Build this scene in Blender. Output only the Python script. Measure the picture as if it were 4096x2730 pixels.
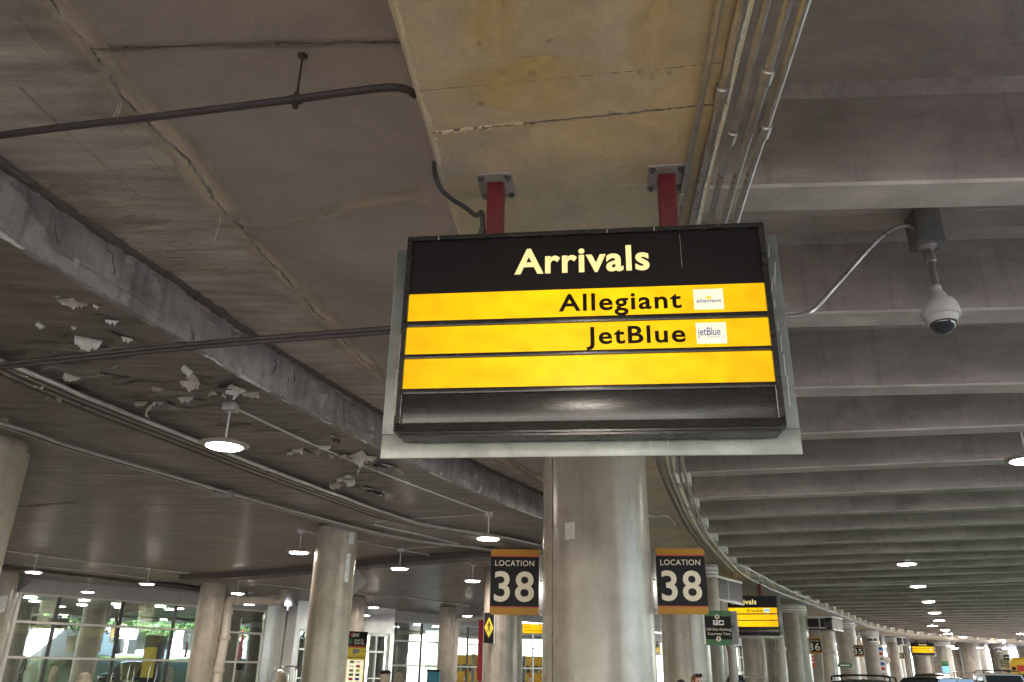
import bpy, bmesh, math, random
from mathutils import Vector, Matrix, Euler, noise
R = math.radians
PI = math.pi
for o in list(bpy.data.objects):
    bpy.data.objects.remove(o, do_unlink=True)
sc = bpy.context.scene
C = sc.collection
rng = random.Random(7)

# ------------------------------------------------------------------ camera
CAMZ, FPX, PITCH, ROLL = 1.7, 3200.0, R(22.3), 0.0195
cam = bpy.data.cameras.new('camera')
cam.sensor_width = 36.0
cam.lens = 36.0 * FPX / 4096.0
cam.clip_start, cam.clip_end = 0.05, 2000.0
camo = bpy.data.objects.new('camera', cam)
C.objects.link(camo)
camo.location = (0, 0, CAMZ)
camo.rotation_euler = (Matrix.Rotation(R(90) + PITCH, 3, 'X') @ Matrix.Rotation(ROLL, 3, 'Z')).to_euler()
sc.camera = camo

# ------------------------------------------------------------------ sky, sun, exposure
SUN_EL, SUN_AZ = R(52), R(-118)          # azimuth from +Y towards +X
w = bpy.data.worlds.new('World')
sc.world = w
w.use_nodes = True
nt = w.node_tree
sky = nt.nodes.new('ShaderNodeTexSky')
sky.sky_type = 'NISHITA'
sky.sun_disc = False
sky.sun_elevation = SUN_EL
sky.sun_rotation = SUN_AZ
bg = nt.nodes['Background']
bg.inputs['Strength'].default_value = 0.15
nt.links.new(sky.outputs[0], bg.inputs['Color'])
sl = bpy.data.lights.new('sun', 'SUN')
sl.energy = 4.0
sl.angle = R(0.5)
sl.color = (1.0, 0.93, 0.88)
so = bpy.data.objects.new('sun', sl)
C.objects.link(so)
sd = Vector((math.sin(SUN_AZ) * math.cos(SUN_EL), math.cos(SUN_AZ) * math.cos(SUN_EL), math.sin(SUN_EL)))
so.rotation_euler = sd.to_track_quat('Z', 'Y').to_euler()
vs = sc.view_settings
vs.view_transform = 'Standard'
vs.look = 'None'
vs.gamma = 1.0
vs.exposure = 3.82
sc.cycles.use_denoising = True
sc.cycles.max_bounces = 10
sc.cycles.diffuse_bounces = 6
sc.cycles.glossy_bounces = 4
sc.cycles.sample_clamp_indirect = 8.0

# ------------------------------------------------------------------ pixel -> place
CP, SP = math.cos(PITCH), math.sin(PITCH)
def ray(x, y):
    a, b = x - 2048.0, y - 1365.0
    c, s = math.cos(ROLL), math.sin(ROLL)
    r, d = a * c + b * s, -a * s + b * c
    return Vector((r, FPX * CP + d * SP, -d * CP + FPX * SP))
CROP = {'z1': (0, 0, .7225), 'z2': (1500, 0, .7225), 'z3': (2700, 600, .5933), 'z4': (0, 1100, .6823), 'z5': (0, 2030, .4464),
        'z6': (1000, 2030, .4464), 'z7': (1900, 2030, .4464), 'z8': (2750, 2030, .572), 'c1': (2100, 1800, .5929), 'c2': (0, 1700, .6568),
        'c3': (1150, 2000, .4657), 'c4': (2800, 2300, .34), 'c5': (3400, 2430, .2958), 'c6': (700, 2250, .3062), 'c9': (3820, 2560, .1173)}
def px(n, x, y):
    a, b, s = CROP[n]
    return a + x * s, b + y * s
def U(n, x, y, z):
    """the point at height z that a place in a photo crop shows"""
    v = ray(*px(n, x, y))
    t = (z - CAMZ) / v.z
    return Vector((v.x * t, v.y * t, z))
def UY(n, x, y, dist):
    """the point at forward distance dist"""
    v = ray(*px(n, x, y))
    t = dist / v.y
    return Vector((v.x * t, v.y * t, CAMZ + v.z * t))

# ------------------------------------------------------------------ materials
def mat(name, col=(.5, .5, .5), rough=.6, metal=0.0, emit=None, estr=0.0, var=0.0, vscale=3.0, stretch=(1, 1, 1), bump=0.0, bscale=20.0, col2=None,
        spots=None, spotscale=12.0, spotlevel=.68, spec=.5, rvar=0.0, fine=0.0, macro=0.0, mscale=.45, drips=0.0):
    m = bpy.data.materials.new(name)
    m.use_nodes = True
    n = m.node_tree
    N, L = n.nodes, n.links
    p = N['Principled BSDF']
    p.inputs['Base Color'].default_value = (*col, 1)
    p.inputs['Roughness'].default_value = rough
    p.inputs['Metallic'].default_value = metal
    p.inputs['Specular IOR Level'].default_value = spec
    if emit:
        p.inputs['Emission Color'].default_value = (*emit, 1)
        p.inputs['Emission Strength'].default_value = estr
    if var or bump or spots:
        tc = N.new('ShaderNodeTexCoord')
        mp = N.new('ShaderNodeMapping')
        mp.inputs['Scale'].default_value = stretch
        oi = N.new('ShaderNodeObjectInfo')
        ad = N.new('ShaderNodeVectorMath')
        ad.operation = 'MULTIPLY_ADD'
        ad.inputs[0].default_value = (41.0, 23.0, 17.0)
        L.new(oi.outputs['Random'], ad.inputs[1])
        L.new(tc.outputs['Object'], ad.inputs[2])
        L.new(ad.outputs[0], mp.inputs['Vector'])
    outc = None
    if var:
        nz = N.new('ShaderNodeTexNoise')
        nz.inputs['Scale'].default_value = vscale
        nz.inputs['Detail'].default_value = 7
        nz.inputs['Roughness'].default_value = .62
        L.new(mp.outputs[0], nz.inputs['Vector'])
        mr = N.new('ShaderNodeMapRange')
        mr.inputs['From Min'].default_value = .32
        mr.inputs['From Max'].default_value = .68
        L.new(nz.outputs['Fac'], mr.inputs['Value'])
        mx = N.new('ShaderNodeMix')
        mx.data_type = 'RGBA'
        c2 = col2 or tuple(c * .6 for c in col)
        a = tuple(c + (c - d) * var * .5 for c, d in zip(col, c2))
        b = tuple(c - (c - d) * var for c, d in zip(col, c2))
        mx.inputs[6].default_value = (*[max(0, v) for v in a], 1)
        mx.inputs[7].default_value = (*[max(0, v) for v in b], 1)
        L.new(mr.outputs[0], mx.inputs[0])
        outc = mx.outputs[2]
        if rvar:
            r2 = N.new('ShaderNodeMapRange')
            r2.inputs['To Min'].default_value = rough - rvar
            r2.inputs['To Max'].default_value = rough + rvar
            L.new(nz.outputs['Fac'], r2.inputs['Value'])
            L.new(r2.outputs[0], p.inputs['Roughness'])
    if macro and outc is not None:
        nm = N.new('ShaderNodeTexNoise')
        nm.inputs['Scale'].default_value = mscale
        nm.inputs['Detail'].default_value = 9
        nm.inputs['Roughness'].default_value = .68
        nm.inputs['Distortion'].default_value = .6
        L.new(ad.outputs[0], nm.inputs['Vector'])
        rm = N.new('ShaderNodeMapRange')
        rm.inputs['From Min'].default_value = .36
        rm.inputs['From Max'].default_value = .64
        rm.inputs['To Min'].default_value = 1 - macro
        rm.inputs['To Max'].default_value = 1 + macro * .6
        L.new(nm.outputs['Fac'], rm.inputs['Value'])
        vm = N.new('ShaderNodeVectorMath')
        vm.operation = 'SCALE'
        L.new(outc, vm.inputs[0])
        L.new(rm.outputs[0], vm.inputs['Scale'])
        outc = vm.outputs[0]
    if drips and outc is not None:
        md = N.new('ShaderNodeMapping')
        md.inputs['Scale'].default_value = (9, 9, .35)
        L.new(ad.outputs[0], md.inputs['Vector'])
        nd = N.new('ShaderNodeTexNoise')
        nd.inputs['Scale'].default_value = 1.0
        nd.inputs['Detail'].default_value = 5
        L.new(md.outputs[0], nd.inputs['Vector'])
        rd = N.new('ShaderNodeMapRange')
        rd.inputs['From Min'].default_value = .55
        rd.inputs['From Max'].default_value = .72
        rd.inputs['To Min'].default_value = 1.0
        rd.inputs['To Max'].default_value = 1 - drips
        L.new(nd.outputs['Fac'], rd.inputs['Value'])
        vd = N.new('ShaderNodeVectorMath')
        vd.operation = 'SCALE'
        L.new(outc, vd.inputs[0])
        L.new(rd.outputs[0], vd.inputs['Scale'])
        outc = vd.outputs[0]
    if fine and outc is not None:
        nf = N.new('ShaderNodeTexNoise')
        nf.inputs['Scale'].default_value = 55
        nf.inputs['Detail'].default_value = 4
        L.new(tc.outputs['Object'], nf.inputs['Vector'])
        m2 = N.new('ShaderNodeMix')
        m2.data_type = 'RGBA'
        m2.blend_type = 'OVERLAY'
        m2.inputs[0].default_value = fine
        L.new(outc, m2.inputs[6])
        L.new(nf.outputs['Fac'], m2.inputs[7])
        outc = m2.outputs[2]
    if spots:
        n3 = N.new('ShaderNodeTexNoise')
        n3.inputs['Scale'].default_value = spotscale
        n3.inputs['Detail'].default_value = 3
        L.new(tc.outputs['Object'], n3.inputs['Vector'])
        r3 = N.new('ShaderNodeMapRange')
        r3.inputs['From Min'].default_value = spotlevel
        r3.inputs['From Max'].default_value = spotlevel + .03
        L.new(n3.outputs['Fac'], r3.inputs['Value'])
        m3 = N.new('ShaderNodeMix')
        m3.data_type = 'RGBA'
        L.new(r3.outputs[0], m3.inputs[0])
        if outc is not None:
            L.new(outc, m3.inputs[6])
        else:
            m3.inputs[6].default_value = (*col, 1)
        m3.inputs[7].default_value = (*spots, 1)
        outc = m3.outputs[2]
    if outc is not None:
        L.new(outc, p.inputs['Base Color'])
    if bump:
        nb = N.new('ShaderNodeTexNoise')
        nb.inputs['Scale'].default_value = bscale
        nb.inputs['Detail'].default_value = 5
        L.new(mp.outputs[0], nb.inputs['Vector'])
        bp = N.new('ShaderNodeBump')
        bp.inputs['Strength'].default_value = bump
        bp.inputs['Distance'].default_value = .02
        L.new(nb.outputs['Fac'], bp.inputs['Height'])
        L.new(bp.outputs[0], p.inputs['Normal'])
    return m

def alpha_ribbon_mat(name, col, strength=.8, nscale=(6, 1.2, 1), rough=.7):
    """a stain that fades out across its width (u of the UV map) and breaks up along it"""
    m = bpy.data.materials.new(name)
    m.use_nodes = True
    N, L = m.node_tree.nodes, m.node_tree.links
    p = N['Principled BSDF']
    p.inputs['Base Color'].default_value = (*col, 1)
    p.inputs['Roughness'].default_value = rough
    uv = N.new('ShaderNodeUVMap')
    sep = N.new('ShaderNodeSeparateXYZ')
    L.new(uv.outputs[0], sep.inputs[0])
    ab = N.new('ShaderNodeMath'); ab.operation = 'ABSOLUTE'
    L.new(sep.outputs[0], ab.inputs[0])
    inv = N.new('ShaderNodeMath'); inv.operation = 'SUBTRACT'; inv.inputs[0].default_value = 1.0
    L.new(ab.outputs[0], inv.inputs[1])
    mp = N.new('ShaderNodeMapping'); mp.inputs['Scale'].default_value = nscale
    L.new(uv.outputs[0], mp.inputs['Vector'])
    nz = N.new('ShaderNodeTexNoise'); nz.inputs['Scale'].default_value = 1.0; nz.inputs['Detail'].default_value = 6
    L.new(mp.outputs[0], nz.inputs['Vector'])
    r = N.new('ShaderNodeMapRange'); r.inputs['From Min'].default_value = .38; r.inputs['From Max'].default_value = .62
    L.new(nz.outputs['Fac'], r.inputs['Value'])
    mu = N.new('ShaderNodeMath'); mu.operation = 'MULTIPLY'
    L.new(inv.outputs[0], mu.inputs[0]); L.new(r.outputs[0], mu.inputs[1])
    m2 = N.new('ShaderNodeMath'); m2.operation = 'MULTIPLY'; m2.inputs[1].default_value = strength * 1.4; m2.use_clamp = True
    L.new(mu.outputs[0], m2.inputs[0])
    L.new(m2.outputs[0], p.inputs['Alpha'])
    return m

M = {}
M['slab_smooth'] = mat('painted_slab', (.50, .435, .395), .62, var=.35, vscale=1.1, stretch=(.5, 1.2, 1), bump=.12, bscale=9, fine=.22, macro=.22)
M['slab_board'] = mat('boarded_slab', (.46, .40, .36), .66, var=1.3, vscale=2.4, stretch=(.5, 3.4, 1), col2=(.62, .56, .48), bump=.35, bscale=5, fine=.25, macro=.25, mscale=.8)
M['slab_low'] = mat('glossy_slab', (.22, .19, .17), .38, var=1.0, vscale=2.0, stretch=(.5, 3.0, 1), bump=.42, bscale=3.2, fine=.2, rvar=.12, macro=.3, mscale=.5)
M['beam'] = mat('beam_concrete', (.66, .56, .37), .7, var=1.0, vscale=.9, col2=(.54, .495, .43), bump=.16, bscale=12, fine=.22, macro=.15, mscale=2.5)  # ochre tone takes in the sign's yellow glow on the concrete
M['step'] = mat('spalled_concrete', (.43, .395, .385), .75, var=1.0, vscale=2.6, col2=(.25, .24, .24), bump=.7, bscale=9, fine=.35, spots=(.56, .55, .54), spotscale=2.6, spotlevel=.645, macro=.2, mscale=1.4, drips=.3)
M['ragged'] = mat('broken_concrete', (.20, .175, .155), .9, var=.8, vscale=9, bump=.9, bscale=30)
M['crack_dark'] = mat('crack_dark', (.03, .027, .025), .9)
M['deck'] = mat('deck_concrete', (.48, .42, .37), .7, var=.5, vscale=1.4, stretch=(.4, 1, 1), bump=.15, bscale=12, fine=.22, macro=.3)
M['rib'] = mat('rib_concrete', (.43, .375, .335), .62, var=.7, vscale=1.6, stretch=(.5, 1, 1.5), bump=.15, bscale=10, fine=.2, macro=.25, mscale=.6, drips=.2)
M['rib_soffit'] = mat('rib_soffit', (.64, .58, .52), .6, var=.5, vscale=1.6, stretch=(.5, 1, 1.5), bump=.1, bscale=10, fine=.2, macro=.22, mscale=1.2)  # paler underside: bounce light from the ground put into the colour
M['pad'] = mat('pad_white', (.84, .83, .80), .6, var=.5, vscale=6)
M['column'] = mat('column_paint', (.35, .308, .258), .27, var=.4, vscale=2.2, stretch=(1.4, 1.4, .5), bump=.08, bscale=4, fine=.22, macro=.2, mscale=1.6, drips=.16, spots=(.16, .13, .10), spotscale=9, spotlevel=.735, rvar=.08)
M['column2'] = mat('column_paint_speckled', (.38, .33, .265), .34, var=.4, vscale=2.0, stretch=(1.4, 1.4, .5), bump=.1, bscale=6, fine=.22, macro=.2, mscale=1.6, drips=.15, spots=(.08, .065, .05), spotscale=11, spotlevel=.70, rvar=.08)
M['column_dark'] = mat('column_collar', (.34, .31, .28), .55, var=.6, vscale=4)
M['patch_pale'] = mat('pale_patch', (.66, .64, .58), .5, var=.4, vscale=8)
M['poster_white'] = mat('torn_paper', (.72, .74, .76), .6, var=.7, vscale=9, col2=(.5, .5, .52))
M['galv'] = mat('galvanised', (.42, .40, .38), .34, .55, var=.7, vscale=7, stretch=(3, 1, 3), spots=(.13, .09, .07), spotscale=16, spotlevel=.66)
M['galv_dull'] = mat('painted_conduit', (.50, .47, .44), .32, .6, var=.5, vscale=6, spots=(.12, .10, .08), spotscale=14, spotlevel=.68)
M['pipe_brown'] = mat('rusty_conduit', (.16, .13, .115), .5, .2, var=.5, vscale=6)  # shade in the gaps of the conduit bundles, put into colour
M['galv_bright'] = mat('bright_conduit', (.66, .64, .62), .3, .6, var=.4, vscale=6)  # highlights along the bundled conduits, put into a brighter tone
M['pipe_dark'] = mat('painted_pipe', (.075, .06, .057), .5, .1, var=.6, vscale=5, spots=(.10, .07, .055), spotscale=10, spotlevel=.66)
M['white_conduit'] = mat('white_conduit', (.66, .65, .63), .4, .1, var=.3, vscale=5)
M['box_grey'] = mat('box_grey', (.27, .26, .25), .55, .2, var=.6, vscale=10)
M['box_light'] = mat('box_galv', (.52, .51, .50), .45, .4, var=.5, vscale=10)
M['cable'] = mat('black_cable', (.045, .04, .04), .5)
M['red'] = mat('red_paint', (.13, .009, .014), .55, var=.6, vscale=6, bump=.15, bscale=20, spots=(.22, .12, .09), spotscale=22, spotlevel=.72)
M['steel'] = mat('plate_steel', (.40, .355, .335), .5, .15, var=.5, vscale=8)
M['bolt'] = mat('bolt_steel', (.16, .15, .14), .45, .8)
M['black'] = mat('sign_black', (.012, .010, .011), .4, var=.5, vscale=4, spec=.25)
M['black_metal'] = mat('sign_black_metal', (.034, .032, .031), .27, .35, var=.5, vscale=3, stretch=(1, 1, 6), rvar=.05, spec=.9)
M['scratch'] = mat('worn_edge', (.62, .58, .52), .6)
M['plate_strip'] = mat('backing_strip', (.40, .42, .39), .34, .2, var=.6, vscale=2.4, stretch=(1, 1, .35), bump=.06, bscale=25, rvar=.1, macro=.25, mscale=3)
M['plate'] = mat('backing_plate', (.21, .225, .215), .32, .15, macro=.35, mscale=2.5, var=.6, vscale=2.4, stretch=(1, 1, .35), bump=.06, bscale=25, rvar=.1)
M['plate_edge'] = mat('plate_edge', (.40, .48, .42), .25)
M['cctv'] = mat('cctv_white', (.66, .64, .61), .38, var=.15, vscale=4)
M['dome'] = mat('smoked_dome', (.02, .022, .028), .04, spec=.9)
M['lens_on'] = mat('lamp_lens', (.9, .9, .9), .5, emit=(1.0, .88, .77), estr=12.0)
M['lamp_rim'] = mat('lamp_metal', (.50, .47, .44), .35, .4)
M['flake'] = mat('paint_flake', (.68, .65, .61), .6, var=.6, vscale=12)
M['flake_dark'] = mat('paint_flake_brown', (.24, .21, .18), .6, var=.6, vscale=12)
M['flake_slab'] = mat('paint_flake_slab', (.40, .36, .31), .5, var=.6, vscale=12)
M['white'] = mat('white_paint', (.75, .75, .74), .5, var=.2, vscale=4)
M['text_cream'] = mat('sign_cream', (.72, .64, .50), .5)
M['text_white'] = mat('sign_white', (.8, .78, .72), .5)
M['loc_black'] = mat('location_black', (.012, .012, .015), .5, var=.3, vscale=5, spec=.18)
M['loc_orange'] = mat('location_orange', (.42, .20, .02), .45, spec=.25, var=.2, vscale=4)
M['loc_red'] = mat('location_red', (.55, .06, .04), .4)
M['green'] = mat('sign_green', (.03, .13, .045), .4)
M['yellow'] = mat('sign_yellow', (.75, .60, .04), .45)
M['aluminium'] = mat('aluminium', (.60, .60, .59), .3, .8, var=.3, vscale=2, stretch=(1, 1, .3), rvar=.08)
M['mullion'] = mat('mullion_white', (.58, .56, .53), .4, .2)
M['mullion_dark'] = mat('mullion_dark', (.05, .05, .05), .4)
M['fascia'] = mat('fascia_panel', (.40, .40, .395), .5, .2, var=.3, vscale=.8)
M['metal_panel'] = mat('steel_panel', (.55, .545, .53), .24, .9, var=.4, vscale=1.2, stretch=(1, 1, .3), rvar=.08, bump=.08, bscale=1.5)
M['pvc'] = mat('drain_pipe', (.56, .50, .43), .4, var=.4, vscale=4)
M['asphalt'] = mat('concrete_road', (.345, .32, .30), .85, var=.5, vscale=4, bump=.3, bscale=60)
M['pave'] = mat('pavement', (.375, .345, .325), .8, var=.4, vscale=1.5, bump=.2, bscale=40)
M['ground'] = mat('ground', (.27, .25, .235), .9, var=.5, vscale=.3)
M['lawn'] = mat('lawn', (.075, .15, .028), .9, var=.6, vscale=2, bump=.8, bscale=40)
M['leaf'] = mat('leaf', (.055, .12, .025), .7, var=.8, vscale=4)
M['bark'] = mat('bark', (.10, .075, .05), .9)
M['garage'] = mat('pale_wall', (.62, .64, .68), .8, var=.2, vscale=.5)
M['dark_glass'] = mat('dark_window', (.03, .035, .04), .1)
M['sail'] = mat('red_sail', (.62, .03, .03), .5)
M['cream'] = mat('cream_wall', (.62, .52, .30), .6)
M['cream2'] = mat('cream_post', (.55, .50, .36), .5)
M['interior'] = mat('interior_wall', (.20, .185, .16), .7, var=.5, vscale=.7)
M['blue_dark'] = mat('blue_panel', (.05, .06, .10), .5)
M['red_wall'] = mat('red_wall', (.40, .02, .04), .45, var=.5, vscale=3)
M['banner_red'] = mat('banner_red', (.50, .025, .045), .6)
M['skin'] = mat('skin', (.62, .36, .27), .55)
M['hair_red'] = mat('hair_auburn', (.30, .13, .06), .6, var=.5, vscale=20)
M['hair_dark'] = mat('hair_dark', (.025, .02, .018), .5)
M['shirt_blue'] = mat('shirt_blue', (.10, .16, .28), .8)
M['shirt_dark'] = mat('shirt_dark', (.03, .03, .035), .8)
M['trousers'] = mat('trousers', (.05, .06, .09), .8)
M['car_dark'] = mat('car_brown_black', (.030, .026, .024), .18, .4, spec=.8)
M['car_black'] = mat('car_black', (.008, .008, .009), .10, spec=.9)
M['car_white'] = mat('car_white', (.70, .69, .66), .2, spec=.7)
M['bus_yellow'] = mat('bus_yellow', (.72, .45, .02), .35)
M['bus_red'] = mat('bus_red', (.60, .04, .03), .4)
M['tyre'] = mat('tyre', (.02, .02, .02), .8)
M['chrome'] = mat('chrome', (.6, .6, .6), .15, 1.0)
M['lamp_glass'] = mat('lamp_glass', (.7, .7, .68), .1)
M['amber'] = mat('amber_light', (.8, .35, .03), .3, emit=(1, .5, .05), estr=.25)
M['cone'] = mat('cone_orange', (.62, .10, .03), .5)
M['concrete_light'] = mat('bollard_concrete', (.36, .31, .24), .7, var=.4, vscale=6)
M['sky_white'] = mat('logo_white', (.75, .72, .58), .5, emit=(1.0, .93, .62), estr=.045)
M['blue_ink'] = mat('blue_ink', (.01, .06, .42), .5)
M['alaska_blue'] = mat('pale_blue', (.2, .5, .75), .5, emit=(.25, .6, .9), estr=.05)
M['sun_ink'] = mat('sun_ink', (.8, .45, .02), .5, emit=(1, .6, .03), estr=.05)
M['soft_black_ink'] = mat('black_ink', (.014, .010, .008), .6, spec=.1)
def sign_yellow(name, strength):
    m = bpy.data.materials.new(name)
    m.use_nodes = True
    N, L = m.node_tree.nodes, m.node_tree.links
    p = N['Principled BSDF']
    p.inputs['Base Color'].default_value = (.12, .07, .003, 1)
    p.inputs['Roughness'].default_value = .35
    p.inputs['Specular IOR Level'].default_value = .15
    tc = N.new('ShaderNodeTexCoord')
    mp = N.new('ShaderNodeMapping'); mp.inputs['Scale'].default_value = (1.0, 1, 1.6)
    L.new(tc.outputs['Object'], mp.inputs['Vector'])
    nz = N.new('ShaderNodeTexNoise'); nz.inputs['Scale'].default_value = 7; nz.inputs['Detail'].default_value = 6; nz.inputs['Roughness'].default_value = .6
    L.new(mp.outputs[0], nz.inputs['Vector'])
    rr = N.new('ShaderNodeValToRGB')
    rr.color_ramp.elements[0].position = .30; rr.color_ramp.elements[0].color = (.80, .40, .002, 1)
    rr.color_ramp.elements[1].position = .62; rr.color_ramp.elements[1].color = (1.0, .56, .003, 1)
    L.new(nz.outputs['Fac'], rr.inputs[0])
    L.new(rr.outputs[0], p.inputs['Emission Color'])
    sp = N.new('ShaderNodeSeparateXYZ'); L.new(tc.outputs['Object'], sp.inputs[0])
    ax = N.new('ShaderNodeMath'); ax.operation = 'ABSOLUTE'; L.new(sp.outputs[0], ax.inputs[0])
    mr = N.new('ShaderNodeMapRange'); mr.interpolation_type = 'SMOOTHSTEP'
    mr.inputs['From Min'].default_value = .15; mr.inputs['From Max'].default_value = 1.25
    mr.inputs['To Min'].default_value = strength * 1.12; mr.inputs['To Max'].default_value = strength * .80
    L.new(ax.outputs[0], mr.inputs['Value'])
    L.new(mr.outputs[0], p.inputs['Emission Strength'])
    return m
M['panel_yellow'] = sign_yellow('lit_yellow_panel', .092)
M['letters_lit'] = mat('lit_letters', (.7, .6, .3), .4, emit=(1.0, .78, .30), estr=.056, var=.2, vscale=2)

def glass_mat():
    m = bpy.data.materials.new('curtain_glass')
    m.use_nodes = True
    N, L = m.node_tree.nodes, m.node_tree.links
    N.remove(N['Principled BSDF'])
    t = N.new('ShaderNodeBsdfTransparent'); t.inputs[0].default_value = (.72, .80, .76, 1)
    g = N.new('ShaderNodeBsdfGlossy'); g.inputs['Roughness'].default_value = .01; g.inputs['Color'].default_value = (.9, .95, .95, 1)
    tc = N.new('ShaderNodeTexCoord')
    mp = N.new('ShaderNodeMapping'); mp.inputs['Scale'].default_value = (1, 1, 1.3)
    L.new(tc.outputs['Object'], mp.inputs['Vector'])
    nz = N.new('ShaderNodeTexNoise'); nz.inputs['Scale'].default_value = 1.1; nz.inputs['Detail'].default_value = 1
    L.new(mp.outputs[0], nz.inputs['Vector'])
    b = N.new('ShaderNodeBump'); b.inputs['Strength'].default_value = .02; b.inputs['Distance'].default_value = .05
    L.new(nz.outputs['Fac'], b.inputs['Height']); L.new(b.outputs[0], g.inputs['Normal'])
    x = N.new('ShaderNodeMixShader'); x.inputs[0].default_value = .5
    L.new(t.outputs[0], x.inputs[1]); L.new(g.outputs[0], x.inputs[2])
    L.new(x.outputs[0], N['Material Output'].inputs['Surface'])
    return m
M['glass'] = glass_mat()
M['stain_pale'] = alpha_ribbon_mat('pale_stain', (.62, .54, .42), .85, (1.6, .9, 1))
M['stain_wide'] = alpha_ribbon_mat('mineral_streak', (.74, .64, .48), 1.0, (.25, .5, 1))
M['stain_white'] = alpha_ribbon_mat('white_bloom', (.58, .56, .52), .8, (2.5, 1.5, 1))
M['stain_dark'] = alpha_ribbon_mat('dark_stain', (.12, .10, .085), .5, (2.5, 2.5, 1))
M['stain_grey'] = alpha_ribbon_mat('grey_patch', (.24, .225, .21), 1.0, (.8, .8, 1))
M['stain_ochre'] = alpha_ribbon_mat('ochre_patch', (.84, .66, .26), .9, (.5, .5, 1))  # the sign's yellow glow on the beam, painted as patches

# ------------------------------------------------------------------ mesh builder
class MB:
    def __init__(s):
        s.v, s.f, s.mi, s.uv = [], [], [], {}
    def add(s, vs_, fs, mi=0):
        k = len(s.v)
        s.v += [tuple(q) for q in vs_]
        for f in fs:
            s.f.append(tuple(k + i for i in f))
            s.mi.append(mi)
        return s
    def box(s, x0, x1, y0, y1, z0, z1, mi=0, bev=0.0, T=None):
        if bev > 0:
            bm = bmesh.new()
            bmesh.ops.create_cube(bm, size=1.0)
            for q in bm.verts:
                q.co = Vector(((x0 + x1) / 2 + q.co.x * (x1 - x0), (y0 + y1) / 2 + q.co.y * (y1 - y0), (z0 + z1) / 2 + q.co.z * (z1 - z0)))
            bmesh.ops.bevel(bm, geom=bm.edges[:], offset=bev, segments=2, affect='EDGES', profile=.5)
            bm.verts.index_update()
            vs_ = [T @ q.co if T else q.co.copy() for q in bm.verts]
            s.add(vs_, [[q.index for q in f.verts] for f in bm.faces], mi)
            bm.free()
            return s
        P = [(x0, y0, z0), (x1, y0, z0), (x1, y1, z0), (x0, y1, z0), (x0, y0, z1), (x1, y0, z1), (x1, y1, z1), (x0, y1, z1)]
        if T:
            P = [T @ Vector(q) for q in P]
        return s.add(P, [(0, 3, 2, 1), (4, 5, 6, 7), (0, 1, 5, 4), (1, 2, 6, 5), (2, 3, 7, 6), (3, 0, 4, 7)], mi)
    def obox(s, c, ax, ay, az, mi=0):
        """box from a centre and three half-axes"""
        c, ax, ay, az = map(Vector, (c, ax, ay, az))
        P = [c + sx * ax + sy * ay + sz * az for sz in (-1, 1) for sx, sy in ((-1, -1), (1, -1), (1, 1), (-1, 1))]
        return s.add(P, [(0, 3, 2, 1), (4, 5, 6, 7), (0, 1, 5, 4), (1, 2, 6, 5), (2, 3, 7, 6), (3, 0, 4, 7)], mi)
    def lathe(s, prof, seg=32, c=(0, 0, 0), mi=0, cap=True, T=None):
        """prof: (r, z) from the bottom up"""
        n = len(prof)
        P = []
        for r, z in prof:
            for i in range(seg):
                a = 2 * PI * i / seg
                q = Vector((c[0] + r * math.cos(a), c[1] + r * math.sin(a), c[2] + z))
                P.append(T @ q if T else q)
        F = [(j * seg + i, j * seg + (i + 1) % seg, (j + 1) * seg + (i + 1) % seg, (j + 1) * seg + i) for j in range(n - 1) for i in range(seg)]
        if cap:
            F.append(tuple(reversed(range(seg))))
            F.append(tuple((n - 1) * seg + i for i in range(seg)))
        return s.add(P, F, mi)
    def tube(s, pts, r, seg=10, mi=0, cap=True):
        pts = [Vector(q) for q in pts]
        rs = r if isinstance(r, (list, tuple)) else [r] * len(pts)
        P = []
        up = None
        for i, q in enumerate(pts):
            d = (pts[min(i + 1, len(pts) - 1)] - pts[max(i - 1, 0)]).normalized()
            if up is None:
                up = Vector((0, 0, 1)) if abs(d.z) < .9 else Vector((1, 0, 0))
            a = d.cross(up).normalized()
            up = a.cross(d).normalized()
            for k in range(seg):
                t = 2 * PI * k / seg
                P.append(q + rs[i] * (math.cos(t) * a + math.sin(t) * up))
        F = [(j * seg + i, j * seg + (i + 1) % seg, (j + 1) * seg + (i + 1) % seg, (j + 1) * seg + i) for j in range(len(pts) - 1) for i in range(seg)]
        if cap:
            F.append(tuple(reversed(range(seg))))
            F.append(tuple((len(pts) - 1) * seg + i for i in range(seg)))
        return s.add(P, F, mi)
    def prism(s, poly, d, mi=0):
        """poly: list of 3-D points, d: extrusion vector"""
        n = len(poly)
        a = [Vector(q) for q in poly]
        d = Vector(d)
        P = a + [q + d for q in a]
        F = [tuple(range(n)), tuple(reversed(range(n, 2 * n)))] + [(i, i + n, (i + 1) % n + n, (i + 1) % n) for i in range(n)]
        return s.add(P, F, mi)
    def grid(s, rows, mi=0):
        n = len(rows[0])
        P = [q for r in rows for q in r]
        F = [(j * n + i, j * n + i + 1, (j + 1) * n + i + 1, (j + 1) * n + i) for j in range(len(rows) - 1) for i in range(n - 1)]
        return s.add(P, F, mi)
    def build(s, name, mats, parent=None, smooth=35, recalc=True):
        me = bpy.data.meshes.new(name)
        me.from_pydata(s.v, [], s.f)
        if not isinstance(mats, (list, tuple)):
            mats = [mats]
        for m in mats:
            me.materials.append(M[m] if isinstance(m, str) else m)
        for p, i in zip(me.polygons, s.mi):
            p.material_index = i
        if recalc:
            bm = bmesh.new(); bm.from_mesh(me)
            bmesh.ops.recalc_face_normals(bm, faces=bm.faces)
            bm.to_mesh(me); bm.free()
        if smooth:
            for p in me.polygons:
                p.use_smooth = True
            me.set_sharp_from_angle(angle=R(smooth))
        o = bpy.data.objects.new(name, me)
        C.objects.link(o)
        if parent is not None:
            o.parent = parent
        return o

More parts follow.
